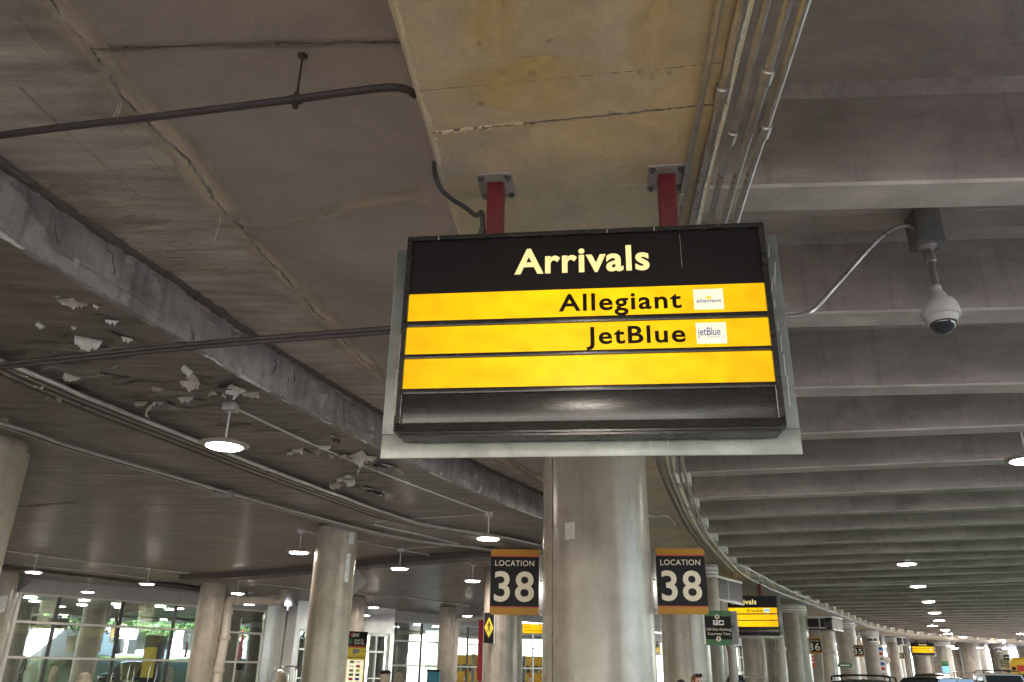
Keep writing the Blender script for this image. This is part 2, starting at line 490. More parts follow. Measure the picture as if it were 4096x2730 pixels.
def tag(o, label=None, cat=None, group=None, kind=None):
    if label: o['label'] = label
    if cat: o['category'] = cat
    if group: o['group'] = group
    if kind: o['kind'] = kind
    return o
def thing(name, loc, label, cat, group=None, rz=0.0):
    o = bpy.data.objects.new(name, None)
    o.empty_display_size = .2
    C.objects.link(o)
    o.location = loc
    o.rotation_euler = (0, 0, rz)
    return tag(o, label, cat, group, 'thing')
def copy_tree(o, parent=None):
    c = o.copy(); C.objects.link(c)
    c.parent = parent
    for ch in list(o.children):
        copy_tree(ch, c)
    return c
def rel(pts, o):
    """world points into the frame of an unrotated Empty"""
    l = Vector(o.location)
    return [Vector(q) - l for q in pts]
def catmull(pts, n=8):
    pts = [Vector(q) for q in pts]
    out = []
    for i in range(len(pts) - 1):
        p0, p1, p2, p3 = pts[max(i - 1, 0)], pts[i], pts[i + 1], pts[min(i + 2, len(pts) - 1)]
        for k in range(n):
            t = k / n
            out.append(.5 * ((2 * p1) + (p2 - p0) * t + (2 * p0 - 5 * p1 + 4 * p2 - p3) * t * t + (3 * p1 - p0 - 3 * p2 + p3) * t ** 3))
    out.append(pts[-1])
    return out
def resample(pts, step):
    out, acc = [pts[0].copy()], 0.0
    for a, b in zip(pts, pts[1:]):
        L_ = (b - a).length
        while acc + L_ >= step:
            t = (step - acc) / L_
            a = a + (b - a) * t
            out.append(a.copy())
            L_ = (b - a).length
            acc = 0.0
        acc += L_
    out.append(pts[-1].copy())
    return out

# lettering: one flat mesh per line of text, fitted to a rectangle of the sign's own x-z plane
def lettering(text, x0, x1, z0, z1, y, m, parent, name='lettering', bold=0.0, spacing=1.0, fit_caps=None):
    cu = bpy.data.curves.new('lettering', 'FONT')
    cu.body = text
    cu.offset = bold
    cu.space_character = spacing
    cu.resolution_u = 4
    t = bpy.data.objects.new('lettering', cu)
    C.objects.link(t)
    dg = bpy.context.evaluated_depsgraph_get()
    me = bpy.data.meshes.new_from_object(t.evaluated_get(dg))
    bpy.data.objects.remove(t, do_unlink=True)
    xs = [v.co.x for v in me.vertices]
    ys = [v.co.y for v in me.vertices]
    a, b = min(xs), max(xs)
    c, d = (min(ys), max(ys)) if fit_caps is None else fit_caps
    for v in me.vertices:
        v.co = Vector((x0 + (v.co.x - a) / (b - a) * (x1 - x0), y, z0 + (v.co.y - c) / (d - c) * (z1 - z0)))
    me.materials.clear()
    me.materials.append(M[m] if isinstance(m, str) else m)
    o = bpy.data.objects.new(name, me)
    C.objects.link(o)
    if parent is not None:
        o.parent = parent
    return o

# ------------------------------------------------------------------ plan of the place
SOF = 4.85                                      # underside of the beam and of the low slab
EDGE = catmull([Vector(q) for q in [(-4.5, -42, 0), (-2.6, -28, 0), (-.75, -14, 0), (.25, -5, 0), (.95, .8, 0), (1.25, 3.6, 0), (1.40, 5.13, 0), (1.78, 8.2, 0), (2.42, 12.1, 0), (3.55, 16.3, 0), (4.6, 19.7, 0), (6.0, 23.6, 0),
        (7.9, 28.4, 0), (11.0, 34.4, 0), (14.3, 40, 0), (20.6, 50.9, 0), (25.6, 59.4, 0), (31.5, 67.5, 0), (38.5, 74.4, 0), (46, 79.8, 0), (56, 85.2, 0), (68, 90, 0)]], 10)
EDGE = resample(EDGE, .4)
def edge_frame(i):
    d = (EDGE[min(i + 2, len(EDGE) - 1)] - EDGE[max(i - 2, 0)]).normalized()
    return EDGE[i], d, Vector((d.y, -d.x, 0))   # point, tangent, outward to the right
def edge_off(off, z, i0=0, i1=None, step=1):
    out = []
    for i in range(i0, (i1 or len(EDGE)), step):
        p, d, r = edge_frame(i)
        q = p + r * off
        out.append(Vector((q.x, q.y, z)))
    return out
BW = 1.87                                       # width of the beam's underside
def near_edge(y):
    return min(range(len(EDGE)), key=lambda i: abs(EDGE[i].y - y))
FA = Vector((-19.88, 34.99, 0))
FD = Vector((-14.97 + 19.88, 40.83 - 34.99, 0)).normalized()
FN = Vector((FD.y, -FD.x, 0))                   # from the glass towards the road
def FW(s, z, off=0.0):
    q = FA + FD * s + FN * off
    return Vector((q.x, q.y, z))

# ================================================================== GROUND
g = MB().add([(-400, -400, -.22), (700, -400, -.22), (700, 700, -.22), (-400, 700, -.22)], [(0, 1, 2, 3)]).build('ground', 'ground', smooth=0)
tag(g, kind='structure')
ROAD0, ROAD1 = 2.2, 15.5
a_, b_ = edge_off(ROAD0, -.15, 0, None, 3), edge_off(ROAD1, -.15, 0, None, 3)
tag(MB().grid([a_, b_]).build('road', 'asphalt', smooth=0), kind='structure')
a_, b_ = edge_off(ROAD0 - .15, 0, 0, None, 3), edge_off(-4.5, 0, 0, None, 3)
pv = MB()
low_l = [FW(s, 0, .05) for s in (-48, -20, 0, 32)] + [Vector((6, 62, 0)), Vector((18, 75, 0)), Vector((36, 88, 0)), Vector((60, 101, 0))]
pv.add(edge_off(ROAD0 - .15, 0, 0, None, 3) + list(reversed(low_l)), [tuple(range(len(edge_off(ROAD0 - .15, 0, 0, None, 3)) + len(low_l)))])
tag(pv.build('pavement', 'pave', smooth=0), kind='structure')
k0, k1 = edge_off(ROAD0 - .15, .004, 0, None, 3), edge_off(ROAD0, .004, 0, None, 3)
k2 = edge_off(ROAD0, -.16, 0, None, 3)
tag(MB().grid([k0, k1, k2]).build('kerb', 'pad', smooth=0), kind='structure')
mk = MB()
for off in (5.6, 9.0, 12.4):
    for i in range(4, len(EDGE) - 12, 14):
        mk.grid([edge_off(off - .06, -.145, i, i + 8), edge_off(off + .06, -.145, i, i + 8)])
tag(mk.build('road_marking', 'white', smooth=0), kind='structure')

# ================================================================== BEAM over the columns
bm_i0 = 0
prof = [(.01, 6.2), (.0, SOF + .02), (-.03, SOF), (-BW + .03, SOF), (-BW, SOF + .02), (-BW - .16, 5.5), (-BW - .16, 6.2)]
rows = []
for off, z in prof:
    row = edge_off(off, z)
    for i, q in enumerate(row):
        n_ = noise.noise(Vector((q.x * 3, q.y * 3, z * 3))) * .006
        if .5 < abs(off + BW / 2) / (BW / 2) * .99 and z < SOF + .1:
            q.z += n_
            q.x += n_
    rows.append(row)
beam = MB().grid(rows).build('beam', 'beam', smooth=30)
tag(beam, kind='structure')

def ribbon(pts, width, z, name, m, parent, up=False, taper=True):
    """a flat strip just under a ceiling with u across (-1..1) and v along in metres"""
    pts = [Vector(q) for q in pts]
    rows = []
    L_ = 0.0
    vv = []
    for i, q in enumerate(pts):
        d = (pts[min(i + 1, len(pts) - 1)] - pts[max(i - 1, 0)]).normalized()
        n_ = Vector((d.y, -d.x, 0)).normalized()
        if i: L_ += (q - pts[i - 1]).length
        w_ = (width(i / (len(pts) - 1)) if callable(width) else width) / 2
        rows.append([Vector((q.x, q.y, z)) - n_ * w_, Vector((q.x, q.y, z)), Vector((q.x, q.y, z)) + n_ * w_])
        vv.append(L_)
    b = MB().grid(rows)
    me_o = b.build(name, m, parent, smooth=0, recalc=False)
    me = me_o.data
    uvl = me.uv_layers.new(name='UVMap')
    for p in me.polygons:
        for li in p.loop_indices:
            vi = me.loops[li].vertex_index
            uvl.data[li].uv = ((-1, 0, 1)[vi % 3], vv[vi // 3])
    return me_o

def ragged_strip(pts, w0, w1, z, drop, name, m, parent, seed=1, step=.05, jit=1.0):
    """broken plaster edge standing proud of a ceiling: a lumpy ridge along a line"""
    rg = random.Random(seed)
    pts = resample([Vector(q) for q in pts], step)
    rows = []
    for i, q in enumerate(pts):
        d = (pts[min(i + 1, len(pts) - 1)] - pts[max(i - 1, 0)]).normalized()
        n_ = Vector((d.y, -d.x, 0)).normalized()
        j = (noise.noise(q * 2.5) * .06 + noise.noise(q * 9) * .02) * jit
        c_ = q + n_ * j
        wl, wr = w0 * rg.uniform(.3, 1.3), w1 * rg.uniform(.3, 1.3)
        h = drop * rg.uniform(.2, 1.2) * (1 if noise.noise(q * 1.3) > -.45 else .25)
        rows.append([Vector((*(c_ - n_ * wl).xy, z + .004)), Vector((*(c_ - n_ * wl * .3).xy, z - h)), Vector((*(c_ + n_ * wr * .2).xy, z - h * rg.uniform(.3, 1))), Vector((*(c_ + n_ * wr).xy, z + .004))])
    return MB().grid(rows).build(name, m, parent, smooth=0)

# formwork joints, painted sign glow and dark blotches on the beam
def beam_line(y0, skew, name, m, drop, w_=.02, seed=1, t0=.0, t1=1.0):
    i = near_edge(y0)
    p, d, r = edge_frame(i)
    A, B = p - r * (BW - .02), p - r * .02 + d * skew
    A, B = A + (B - A) * t0, A + (B - A) * t1
    return ragged_strip([A, (A + B) / 2, B], w_, w_ * .7, SOF, drop, name, m, beam, seed, .025, .18)
beam_line(3.62, -.12, 'formwork_joint', 'ragged', .004, .010, 2)
beam_line(4.13, -.17, 'formwork_joint', 'ragged', .007, .022, 3)
beam_line(4.85, -.18, 'formwork_joint', 'beam', .004, .010, 4)
beam_line(4.15, -.17, 'formwork_joint', 'beam', .012, .035, 5, .02, .35)
def blotch(c, w_, l_, m, parent, z, rot=0.0, name='stain'):
    d = Vector((math.sin(rot), math.cos(rot), 0))
    pts = [Vector(c) + d * l_ * (k / 8 - .5) for k in range(9)]
    return ribbon(pts, lambda t: w_ * math.sin(PI * min(max(t, .02), .98)) ** .5, z, name, m, parent)
zb = SOF - .003
for x, y, w_, l_, m_ in [(U('z2', 700, 120, SOF).x, 3.25, .5, .55, 'stain_ochre'), (U('z2', 1600, 130, SOF).x, 3.3, .42, .75, 'stain_ochre'), (.15, 3.75, 1.2, .5, 'stain_ochre')]:  # ochre patches paint the sign's glow onto the soffit
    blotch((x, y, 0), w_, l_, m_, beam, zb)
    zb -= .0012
for x, y in [(965, 220), (715, 400), (868, 395), (1470, 390), (580, 235), (1630, 400), (590, 570), (1305, 615)]:
    q = U('z2', x, y, SOF)
    blotch(q, rng.uniform(.04, .08), rng.uniform(.03, .06), 'stain_dark', beam, zb)
    zb -= .0004
# chipped concrete along the right edge of the beam
chip_pts = edge_off(-.03, SOF, near_edge(2.6), near_edge(9.0))
ragged_strip(chip_pts, .012, .014, SOF + .002, .014, 'chipped_edge', 'pad', beam, 9, .03, .2)
ragged_strip(edge_off(-BW + .03, SOF, near_edge(2.6), near_edge(9.0)), .015, .03, SOF - .001, .006, 'chipped_edge', 'beam', beam, 10, .03, .3)
# bearing seats under the rib ends
RIB_SP = 2.43
def along(off0, spacing, start):
    """indices into EDGE every `spacing` metres"""
    return [i for i in range(len(EDGE)) if abs(((i * .4 - start) / spacing) - round((i * .4 - start) / spacing)) < .2 / spacing + 1e-6]
rib_frames = []
s1 = near_edge(5.22) * .4 + .0
k = -7
while True:
    sdist = s1 + k * RIB_SP
    k += 1
    if sdist < 0: continue
    i = int(sdist / .4)
    if i >= len(EDGE) - 4: break
    p, d, r = edge_frame(i)
    rib_frames.append((p + d * (sdist - i * .4), d, r))

# ================================================================== RIBBED DECK on the right
DW = 17.5
DZ = 6.05
deck_b = MB()
er = edge_off(.0, DZ)
eo = edge_off(DW, DZ)
deck_b.grid([er, eo, [q + Vector((0, 0, .5)) for q in eo], [q + Vector((0, 0, .5)) for q in edge_off(-.2, DZ)]])
deck = deck_b.build('ceiling', 'deck', smooth=0)
tag(deck, kind='structure')
RW, RZ = .40, 5.15
def rib_mesh(W_, L_):
    n = 14
    rows = []
    prof = [(-.09, DZ + .02), (0, DZ - .10), (.008, RZ + .02), (.03, RZ), (W_ - .03, RZ), (W_ - .008, RZ + .02), (W_, DZ - .10), (W_ + .09, DZ + .02)]
    for a, z in prof:
        rows.append([Vector((.02 + (L_ - .02) * t / n, a, z)) for t in range(n + 1)])
    b = MB().grid(rows)
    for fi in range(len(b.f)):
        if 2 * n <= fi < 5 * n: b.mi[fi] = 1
    k = len(b.v)
    b.add([r_[0] for r_ in rows], [tuple(range(len(rows)))])
    b.add([r_[-1] for r_ in rows], [tuple(range(len(rows)))])
    return b
rib_proto = None
for i, (p, d, r) in enumerate(rib_frames):
    if rib_proto is None:
        rib_proto = rib_mesh(RW, DW - .3).build('rib', ['rib', 'rib_soffit'], deck, smooth=20)
        o = rib_proto
    else:
        o = rib_proto.copy(); C.objects.link(o); o.parent = deck
    o.location = (p.x, p.y, 0)
    o.rotation_euler = (0, 0, math.atan2(r.y, r.x) + (.028 if p.y < 12 else 0))
    if p.y > 13:
        pad = MB()
        pad.obox(Vector((p.x, p.y, 5.06)) + r * .13 + d * .2, r * .13, d * .21, Vector((0, 0, .085)))
        pad.build('bearing_seat', 'pad', beam, smooth=0)
# seams in the deck between the ribs
for i, (p, d, r) in enumerate(rib_frames[:14]):
    for dd in (-1.15, -.35):
        A = p + d * dd
        pts = [A + r * t for t in (0.3, 3, 6, 9)]
        ragged_strip(pts, .018, .022, DZ, .014, 'deck_seam', 'deck', deck, 20 + i, .06)

# ================================================================== SLABS on the left
STEP = catmull([Vector(q) for q in [(-16, -42, 0), (-8.6, -14, 0), (-6.9, -6, 0), (-5.35, .5, 0), (-4.62, 3.4, 0), (-4.12, 5.65, 0), (-3.86, 6.58, 0), (-3.46, 7.93, 0), (-3.07, 9.33, 0), (-2.05, 12.18, 0), (-.75, 15.2, 0), (.7, 18.07, 0), (2.6, 21.3, 0)]], 10)
NZ = 5.43
CRACK = catmull([Vector(q) for q in [(-9.5, -42, 0), (-4.2, -14, 0), (-3.2, -2, 0), (-2.9, 2.6, 0), (-2.86, 3.82, 0), (-2.79, 4.15, 0), (-2.80, 4.67, 0), (-2.67, 5.17, 0), (-2.58, 6.09, 0), (-2.36, 7.57, 0), (-1.78, 10.51, 0), (-.6, 14, 0), (.9, 17.2, 0), (2.75, 21.0, 0)]], 8)
iN = near_edge(21.2)
bl = edge_off(-BW - .14, NZ, 0, iN)
near_b = MB()
def flat(poly, z, b, mi, th=.8):
    n = len(poly)
    lo = [Vector((q.x, q.y, z)) for q in poly]
    hi = [Vector((q.x, q.y, z + th)) for q in poly]
    b.add(lo, [tuple(range(n))], mi)
    b.add(hi, [tuple(range(n))], mi)
flat(bl + list(reversed(CRACK)), NZ, near_b, 0)
flat(CRACK + list(reversed(STEP)), NZ, near_b, 1)
near_slab = near_b.build('ceiling', ['slab_smooth', 'slab_board'], smooth=0)
tag(near_slab, kind='structure')

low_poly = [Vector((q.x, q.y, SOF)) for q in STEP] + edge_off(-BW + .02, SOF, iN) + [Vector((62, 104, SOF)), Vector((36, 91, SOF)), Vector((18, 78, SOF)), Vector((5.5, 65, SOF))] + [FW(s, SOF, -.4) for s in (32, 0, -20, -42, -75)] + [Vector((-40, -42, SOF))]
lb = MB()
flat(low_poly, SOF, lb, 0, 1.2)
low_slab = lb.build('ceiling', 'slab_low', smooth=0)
tag(low_slab, kind='structure')

# the face of the step between the two slabs, spalled along its top
st = resample(STEP, .055)
rows = []
NR = 13
for j in range(NR):
    row = []
    for i, q in enumerate(st):
        d = (st[min(i + 1, len(st) - 1)] - st[max(i - 1, 0)]).normalized()
        n_ = Vector((d.y, -d.x, 0))
        t = j / (NR - 1)
        z = SOF + (NZ - SOF) * t
        big = noise.noise(Vector((q.x * .9, q.y * .9, z * 1.2)))
        med = noise.noise(Vector((q.x * 3.1, q.y * 3.1, z * 4)))
        fin = noise.noise(Vector((q.x * 11, q.y * 11, z * 11)))
        off = .020 * med + .012 * fin
        if t > .8:
            off -= max(0, (t - .8) / .2) * (.03 + .05 * max(0, med + .2) + .025 * fin)
        if big > .22 and t > .25:
            off -= .035 + .035 * fin + .02 * med
        if t < .1:
            off += .012 * fin - .01
        row.append(Vector((q.x, q.y, z + (.02 * fin if t < .05 else 0) - (.004 if j == 0 else 0))) + n_ * off)
    rows.append(row)
stepf = MB().grid(rows).build('spalled_step', 'step', near_slab, smooth=25)
rg = random.Random(77)
for k in range(70):
    q = st[rg.randrange(len(st) // 3, len(st) - 8)]
    i = st.index(q)
    d = (st[i + 1] - st[i - 1]).normalized(); n_ = Vector((d.y, -d.x, 0))
    z = rg.uniform(SOF + .03, SOF + .3); pts = []
    u = 0.0
    for j in range(rg.randrange(5, 12)):
        pts.append(q + d * u + n_ * .004 + Vector((0, 0, z)))
        z += rg.uniform(.0, .06); u += rg.uniform(-.04, .04)
        if z > NZ - .03: break
    if len(pts) > 2:
        MB().tube(pts, [.001 + .005 * rg.random() for _ in pts], 5).build('crack', 'crack_dark', near_slab, smooth=0)
# broken lip over the step, a chunky dark band that overhangs
rows = []
st2 = resample(STEP, .07)
rg = random.Random(5)
for i, q in enumerate(st2):
    d = (st2[min(i + 1, len(st2) - 1)] - st2[max(i - 1, 0)]).normalized()
    n_ = Vector((d.y, -d.x, 0))
    h = .012 + .05 * max(0, noise.noise(q * 1.7)) + rg.uniform(0, .02)
    e = .0 + .03 * noise.noise(q * 2.3) + rg.uniform(-.012, .014)
    rows.append([q + n_ * (-.06) + Vector((0, 0, NZ - h)), q + n_ * (e * .4) + Vector((0, 0, NZ - h * .8)), q + n_ * (.03 + e) + Vector((0, 0, NZ - h * .35)), q + n_ * (.07 + e) + Vector((0, 0, NZ + .003))])
MB().grid(rows).build('broken_lip', 'ragged', near_slab, smooth=0)
# chipped lower arris
rows = []
for i, q in enumerate(st2):
    d = (st2[min(i + 1, len(st2) - 1)] - st2[max(i - 1, 0)]).normalized()
    n_ = Vector((d.y, -d.x, 0))
    h = rg.uniform(.004, .03) + .02 * max(0, noise.noise(q * 2.1))
    e = rg.uniform(.0, .012)
    rows.append([q + n_ * (.012 + e) + Vector((0, 0, SOF + h)), q + n_ * (.016 + e) + Vector((0, 0, SOF - .003)), q - n_ * (.03 + h) + Vector((0, 0, SOF - .006))])
MB().grid(rows).build('chipped_arris', 'step', near_slab, smooth=0)
for k in range(60):
    i = rg.randrange(len(st2) // 3, len(st2) - 12)
    ragged_strip(st2[i:i + rg.randrange(3, 9)], .02, .03, SOF - .004, .012, 'chipped_arris', 'pad', near_slab, 300 + k, .035, .4)
# the long plaster ridge and the cross joint on the near slab
crack_vis = [q for q in CRACK if q.y > 2]
ragged_strip(crack_vis, .05, .03, NZ, .016, 'plaster_ridge', 'slab_board', near_slab, 11, .04)
ragged_strip(crack_vis, .012, .012, NZ - .004, .012, 'crack', 'ragged', near_slab, 12, .035)
ribbon(resample(crack_vis, .15), .42, NZ - .0025, 'stain', 'stain_wide', near_slab)
cj = [U('z1', x, y, NZ) for x, y in [(500, 268), (800, 262), (1300, 250), (1700, 240), (2240, 228)]]
ragged_strip(cj, .018, .014, NZ - .001, .012, 'crack', 'ragged', near_slab, 13, .025, .35)
ribbon(resample(cj, .1), .10, NZ - .0035, 'stain', 'stain_dark', near_slab)
blm = [U('z1', x, y, NZ) for x, y in [(1180, 1250), (1450, 1252), (1700, 1225), (1950, 1150), (2150, 1110), (2353, 1090)]]
ribbon(resample(catmull(blm, 6), .06), lambda t: .10 + .30 * t, NZ - .003, 'stain', 'stain_wide', near_slab)
for n_, pts, w_ in [('z1', [(80, 85), (180, 200), (300, 310)], .05), ('z1', [(110, 480), (330, 690), (520, 860), (780, 1095)], .03), ('z1', [(650, 700), (850, 890), (940, 990)], .025), ('z1', [(1000, 1300), (1080, 1365)], .03)]:
    ribbon(resample([U(n_, x, y, NZ) for x, y in pts], .05), w_, NZ - .0042, 'stain', 'stain_pale', near_slab)
for k in range(110):
    x, y = rng.uniform(200, 1250), rng.uniform(950, 1500)
    if y < 780 + (x - 100) * .75 - 240 or (x - 330) * .95 + 700 > y + 520: continue
    q = U('z1', x, y, NZ)
    l_ = rng.uniform(.3, .9)
    ribbon([q + Vector((l_ * (t / 6 - .5), -.10 * l_ * (t / 6 - .5) + .02 * math.sin(t * 1.7 + k), 0)) for t in range(7)], rng.uniform(.015, .07), NZ - .0031 - .00002 * k, 'stain', 'stain_pale', near_slab)
# rust drips and loose wires hanging from the ridge
for n_, x, y, z0_ in [('z1', 672, 565, .16), ('z1', 655, 570, .13), ('z1', 1222, 1180, .28)]:
    q = U(n_, x, y, NZ)
    MB().tube([q + Vector((0, 0, .01)), q + Vector((.004, 0, -z0_ * .5)), q + Vector((-.01, 0, -z0_))], .004, 6).build('hanging_wire', 'flake', near_slab)

# dropped cross beam of the low slab
cbp = [Vector((-12.6, 31.9, 0)), Vector((-9.41, 30.3, 0)), Vector((-4.67, 26.35, 0)), Vector((-1.0, 23.74, 0)), Vector((2.6, 21.6, 0))]
cr = resample(catmull(cbp, 6), .5)
rows = [[], [], [], []]
for i, q in enumerate(cr):
    d = (cr[min(i + 1, len(cr) - 1)] - cr[max(i - 1, 0)]).normalized()
    n_ = Vector((-d.y, d.x, 0))
    for r_, (a, z) in zip(rows, [(0, SOF + .02), (.04, 4.66), (.75, 4.66), (.8, SOF + .02)]):
        r_.append(q + n_ * a + Vector((0, 0, z)))
MB().grid(rows).build('cross_beam', 'pipe_dark', low_slab, smooth=20)

# peeling paint
def flake(q, w_, l_, rot, tilt, m, curl=1.2, seed=0):
    """a torn sheet of paint still held along one edge, sagging and curling"""
    rg = random.Random(seed)
    nu, nv = 13, 9
    T = Matrix.Translation(q) @ Matrix.Rotation(rot, 4, 'Z')
    rows = [[] for _ in range(nv)]
    y, z = 0.0, -.002
    prof = [(0.0, -.002)]
    a = .05
    for j in range(nv - 1):
        a += tilt * rg.uniform(.5, 1.5) / (nv - 1)
        y += l_ / (nv - 1) * math.cos(a); z -= l_ / (nv - 1) * math.sin(a) * .8
        prof.append((y, min(z, -.002)))
    for i in range(nu):
        s_ = i / (nu - 1) - .5
        reach = 1 - .5 * abs(s_ * 2) ** 1.5 + .55 * noise.noise(Vector((seed * 3.17, i * .55, .4))) + .25 * noise.noise(Vector((seed * 1.7, i * 1.6, 2.2)))
        reach = max(.12, min(1.2, reach))
        for j in range(nv):
            f = j / (nv - 1) * reach * (nv - 1)
            k = min(int(f), nv - 2)
            yy = prof[k][0] + (prof[k + 1][0] - prof[k][0]) * (f - k)
            zz = prof[k][1] + (prof[k + 1][1] - prof[k][1]) * (f - k)
            wob = .10 * l_ * noise.noise(Vector((seed + i * .4, j * .5, 5.0))) * j / nv
            rows[j].append(T @ Vector((s_ * w_ * (1 - .15 * j / nv) + wob * .5, yy + (.05 * l_ * noise.noise(Vector((i * .7, seed, 9))) if j == 0 else 0), min(zz + wob - .15 * w_ * curl * (s_ * s_ * 4) * (j / nv) * .3, -.002))))
    return MB().grid(rows).build('paint_flake', m, low_slab, smooth=80, recalc=False)
FL = [(350, 125, 50), (420, 160, 75), (480, 160, 50), (570, 180, 30), (590, 240, 40), (660, 265, 50), (245, 290, 40), (430, 300, 30), (520, 370, 90), (650, 350, 80), (740, 365, 60), (245, 600, 80), (350, 645, 150), (430, 590, 70), (640, 585, 70),
      (1110, 550, 85), (1105, 620, 90), (930, 660, 50), (1265, 690, 60), (1330, 660, 80), (1400, 660, 90), (1460, 690, 80), (830, 740, 60), (890, 775, 120), (1000, 755, 80), (1060, 722, 50), (1130, 722, 50), (1220, 722, 40), (1955, 940, 45), (1960, 975, 50),
      (1705, 1035, 50), (1760, 1030, 60), (1840, 1020, 70), (2080, 1045, 110), (2220, 1120, 80), (2320, 1140, 60), (1985, 1190, 60), (1970, 1225, 60), (2060, 1180, 50), (2110, 1250, 60), (2180, 1270, 60), (2240, 1270, 50), (2300, 1285, 60), (540, 90, 70), (20, 830, 40), (380, 140, 70), (1100, 590, 110), (330, 660, 120), (1740, 1020, 60), (1810, 1035, 60), (1900, 1000, 50), (1930, 1060, 60), (2010, 1050, 70), (2150, 1060, 80), (2050, 1120, 60), (2130, 1130, 70), (2260, 1110, 70), (2000, 1215, 70), (2040, 1200, 60), (2085, 1235, 60), (2150, 1245, 60), (2215, 1285, 60), (2270, 1300, 60), (1300, 700, 60), (1370, 640, 70), (950, 740, 90), (1090, 715, 60)]
for k, (x, y, s_) in enumerate(FL):
    q = U('z4', x, y, SOF)
    dist = (q - Vector((0, 0, CAMZ))).length
    size = min(s_, 120) * .55 / FPX * dist
    flake(q, size * rng.uniform(1.2, 2.0), size * rng.uniform(.8, 1.3), rng.uniform(-PI, PI), rng.uniform(.5, 2.3), ('flake', 'flake', 'flake_slab', 'flake', 'flake_dark')[k % 5], 1.0, k)
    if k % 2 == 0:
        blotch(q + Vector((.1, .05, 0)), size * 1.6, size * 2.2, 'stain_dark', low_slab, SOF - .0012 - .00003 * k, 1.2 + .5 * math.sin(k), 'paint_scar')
# scars where the paint has gone
for k in range(70):
    x = rng.uniform(100, 2300)
    y = 420 + x * .42 + rng.uniform(-260, 160)
    q = U('z4', x, y, SOF)
    l_ = rng.uniform(.2, .9)
    ribbon([q + Vector((l_ * (t / 6 - .5), -.12 * l_ * (t / 6 - .5) + .05 * math.sin(t * 1.3 + k), 0)) for t in range(7)], rng.uniform(.03, .22), SOF - .002 - .0001 * k, 'paint_scar', 'stain_dark' if k % 3 else 'stain_white', low_slab)
for n_, pts in [('z4', [(110, 1355), (260, 1345), (425, 1332)])]:
    ragged_strip([U(n_, x, y, SOF) for x, y in pts], .05, .05, SOF - .004, .03, 'torn_joint', 'ragged', low_slab, 31, .05)
for k in range(9):
    q0 = U('z4', 150 + 180 * k, 1170 + 60 * (k % 4), SOF)
    ragged_strip([q0, q0 + Vector((1.2, -.16, 0)), q0 + Vector((2.6, -.36, 0))], .008, .008, SOF - .001, .006, 'board_mark', 'ragged', low_slab, 40 + k, .08)

# ================================================================== COLUMNS
def column(q, r, label, kind='column', shaft='column', ztop=SOF, group='concrete columns under the ceiling', collar=None, ring=None, base=0.0):
    t = thing('column', (q[0], q[1], base), label, 'column', group)
    b = MB()
    prof = [(r * 1.0, 0)]
    z = 0
    if ring:
        for zr in ring:
            prof += [(r, zr - .03), (r, zr - .004), (r - .004, zr), (r - .004, zr + .006), (r, zr + .010), (r, zr + .04)]
    nz = 24
    prof += [(r, ztop - base - (.16 if collar else .0) - .002)]
    if collar == 'neck':
        prof += [(r - .05, ztop - base - .158), (r - .05, ztop - base + .01)]
    else:
        prof += [(r, ztop - base + .01)]
    b.lathe(prof, 56)
    b.build('shaft', shaft, t, smooth=40)
    if collar == 'band':
        MB().lathe([(r + .012, ztop - base - .42), (r + .03, ztop - base - .40), (r + .03, ztop - base - .06), (r + .012, ztop - base - .04)], 56).build('collar', 'pad', t)
        for zz in (.36, .24, .12):
            MB().lathe([(r + .028, ztop - base - zz), (r + .035, ztop - base - zz + .006), (r + .035, ztop - base - zz + .03), (r + .028, ztop - base - zz + .036)], 56).build('collar_hoop', 'column_dark', t)
    elif collar == 'dark':
        MB().lathe([(r + .004, ztop - base - .12), (r + .012, ztop - base - .11), (r + .012, ztop - base), (r + .004, ztop - base + .004)], 56).build('collar', 'column_dark', t)
    return t
def cyl_patch(t, r, a0, a1, z0, z1, m, name, th=.004, n=10, torn=0.0, seed=0):
    rg = random.Random(seed)
    rows = []
    for zz in (z0, z1):
        for rr in (r + th,):
            rows.append([Vector((rr * math.cos(a0 + (a1 - a0) * i / n), rr * math.sin(a0 + (a1 - a0) * i / n), zz + rg.uniform(-torn, torn))) for i in range(n + 1)])
    inner = [[Vector((v.x * (r - .002) / (r + th), v.y * (r - .002) / (r + th), v.z)) for v in rw] for rw in rows]
    b = MB().grid([inner[0], rows[0], rows[1], inner[1]])
    b.add([inner[0][0], rows[0][0], rows[1][0], inner[1][0]], [(0, 1, 2, 3)])
    b.add([inner[0][-1], rows[0][-1], rows[1][-1], inner[1][-1]], [(0, 1, 2, 3)])
    return b.build(name, m, t, smooth=30)
COL = Vector((1.006, 9.4, 0))
c38 = column(COL, .6, 'thick pale concrete column with location 38 signs on both sides', ring=[4.05])
va = math.atan2(-COL.y, -COL.x)                 # direction towards the viewer
rg = random.Random(3)
pts = [Vector((.602 * math.cos(va - .90 + .012 * noise.noise(Vector((0, 0, z * .8)))), .602 * math.sin(va - .90 + .012 * noise.noise(Vector((0, 0, z * .8)))), z)) for z in [i * .08 for i in range(60)]]
for ch in c38.children:
    for v in ch.data.vertices:
        f_ = 1 + .055 * (1 - v.co.z / 4.85)
        v.co.x = v.co.x * f_ + .02 * (1 - v.co.z / 4.85)
        v.co.y *= f_
pts = [Vector((p_.x * (1 + .055 * (1 - p_.z / 4.85)) + .02 * (1 - p_.z / 4.85), p_.y * (1 + .055 * (1 - p_.z / 4.85)), p_.z)) for p_ in pts]
MB().tube(pts, [rg.uniform(.003, .010) for _ in pts], 6).build('joint_line', 'ragged', c38)
cyl_patch(c38, .618, va - .56, va - .36, 3.02, 3.2, 'patch_pale', 'repair_patch', .003, 8, .006, 2)
CL = U('c2', 205, 125, SOF)
dl = Vector((CL.x, CL.y, 0)).normalized()
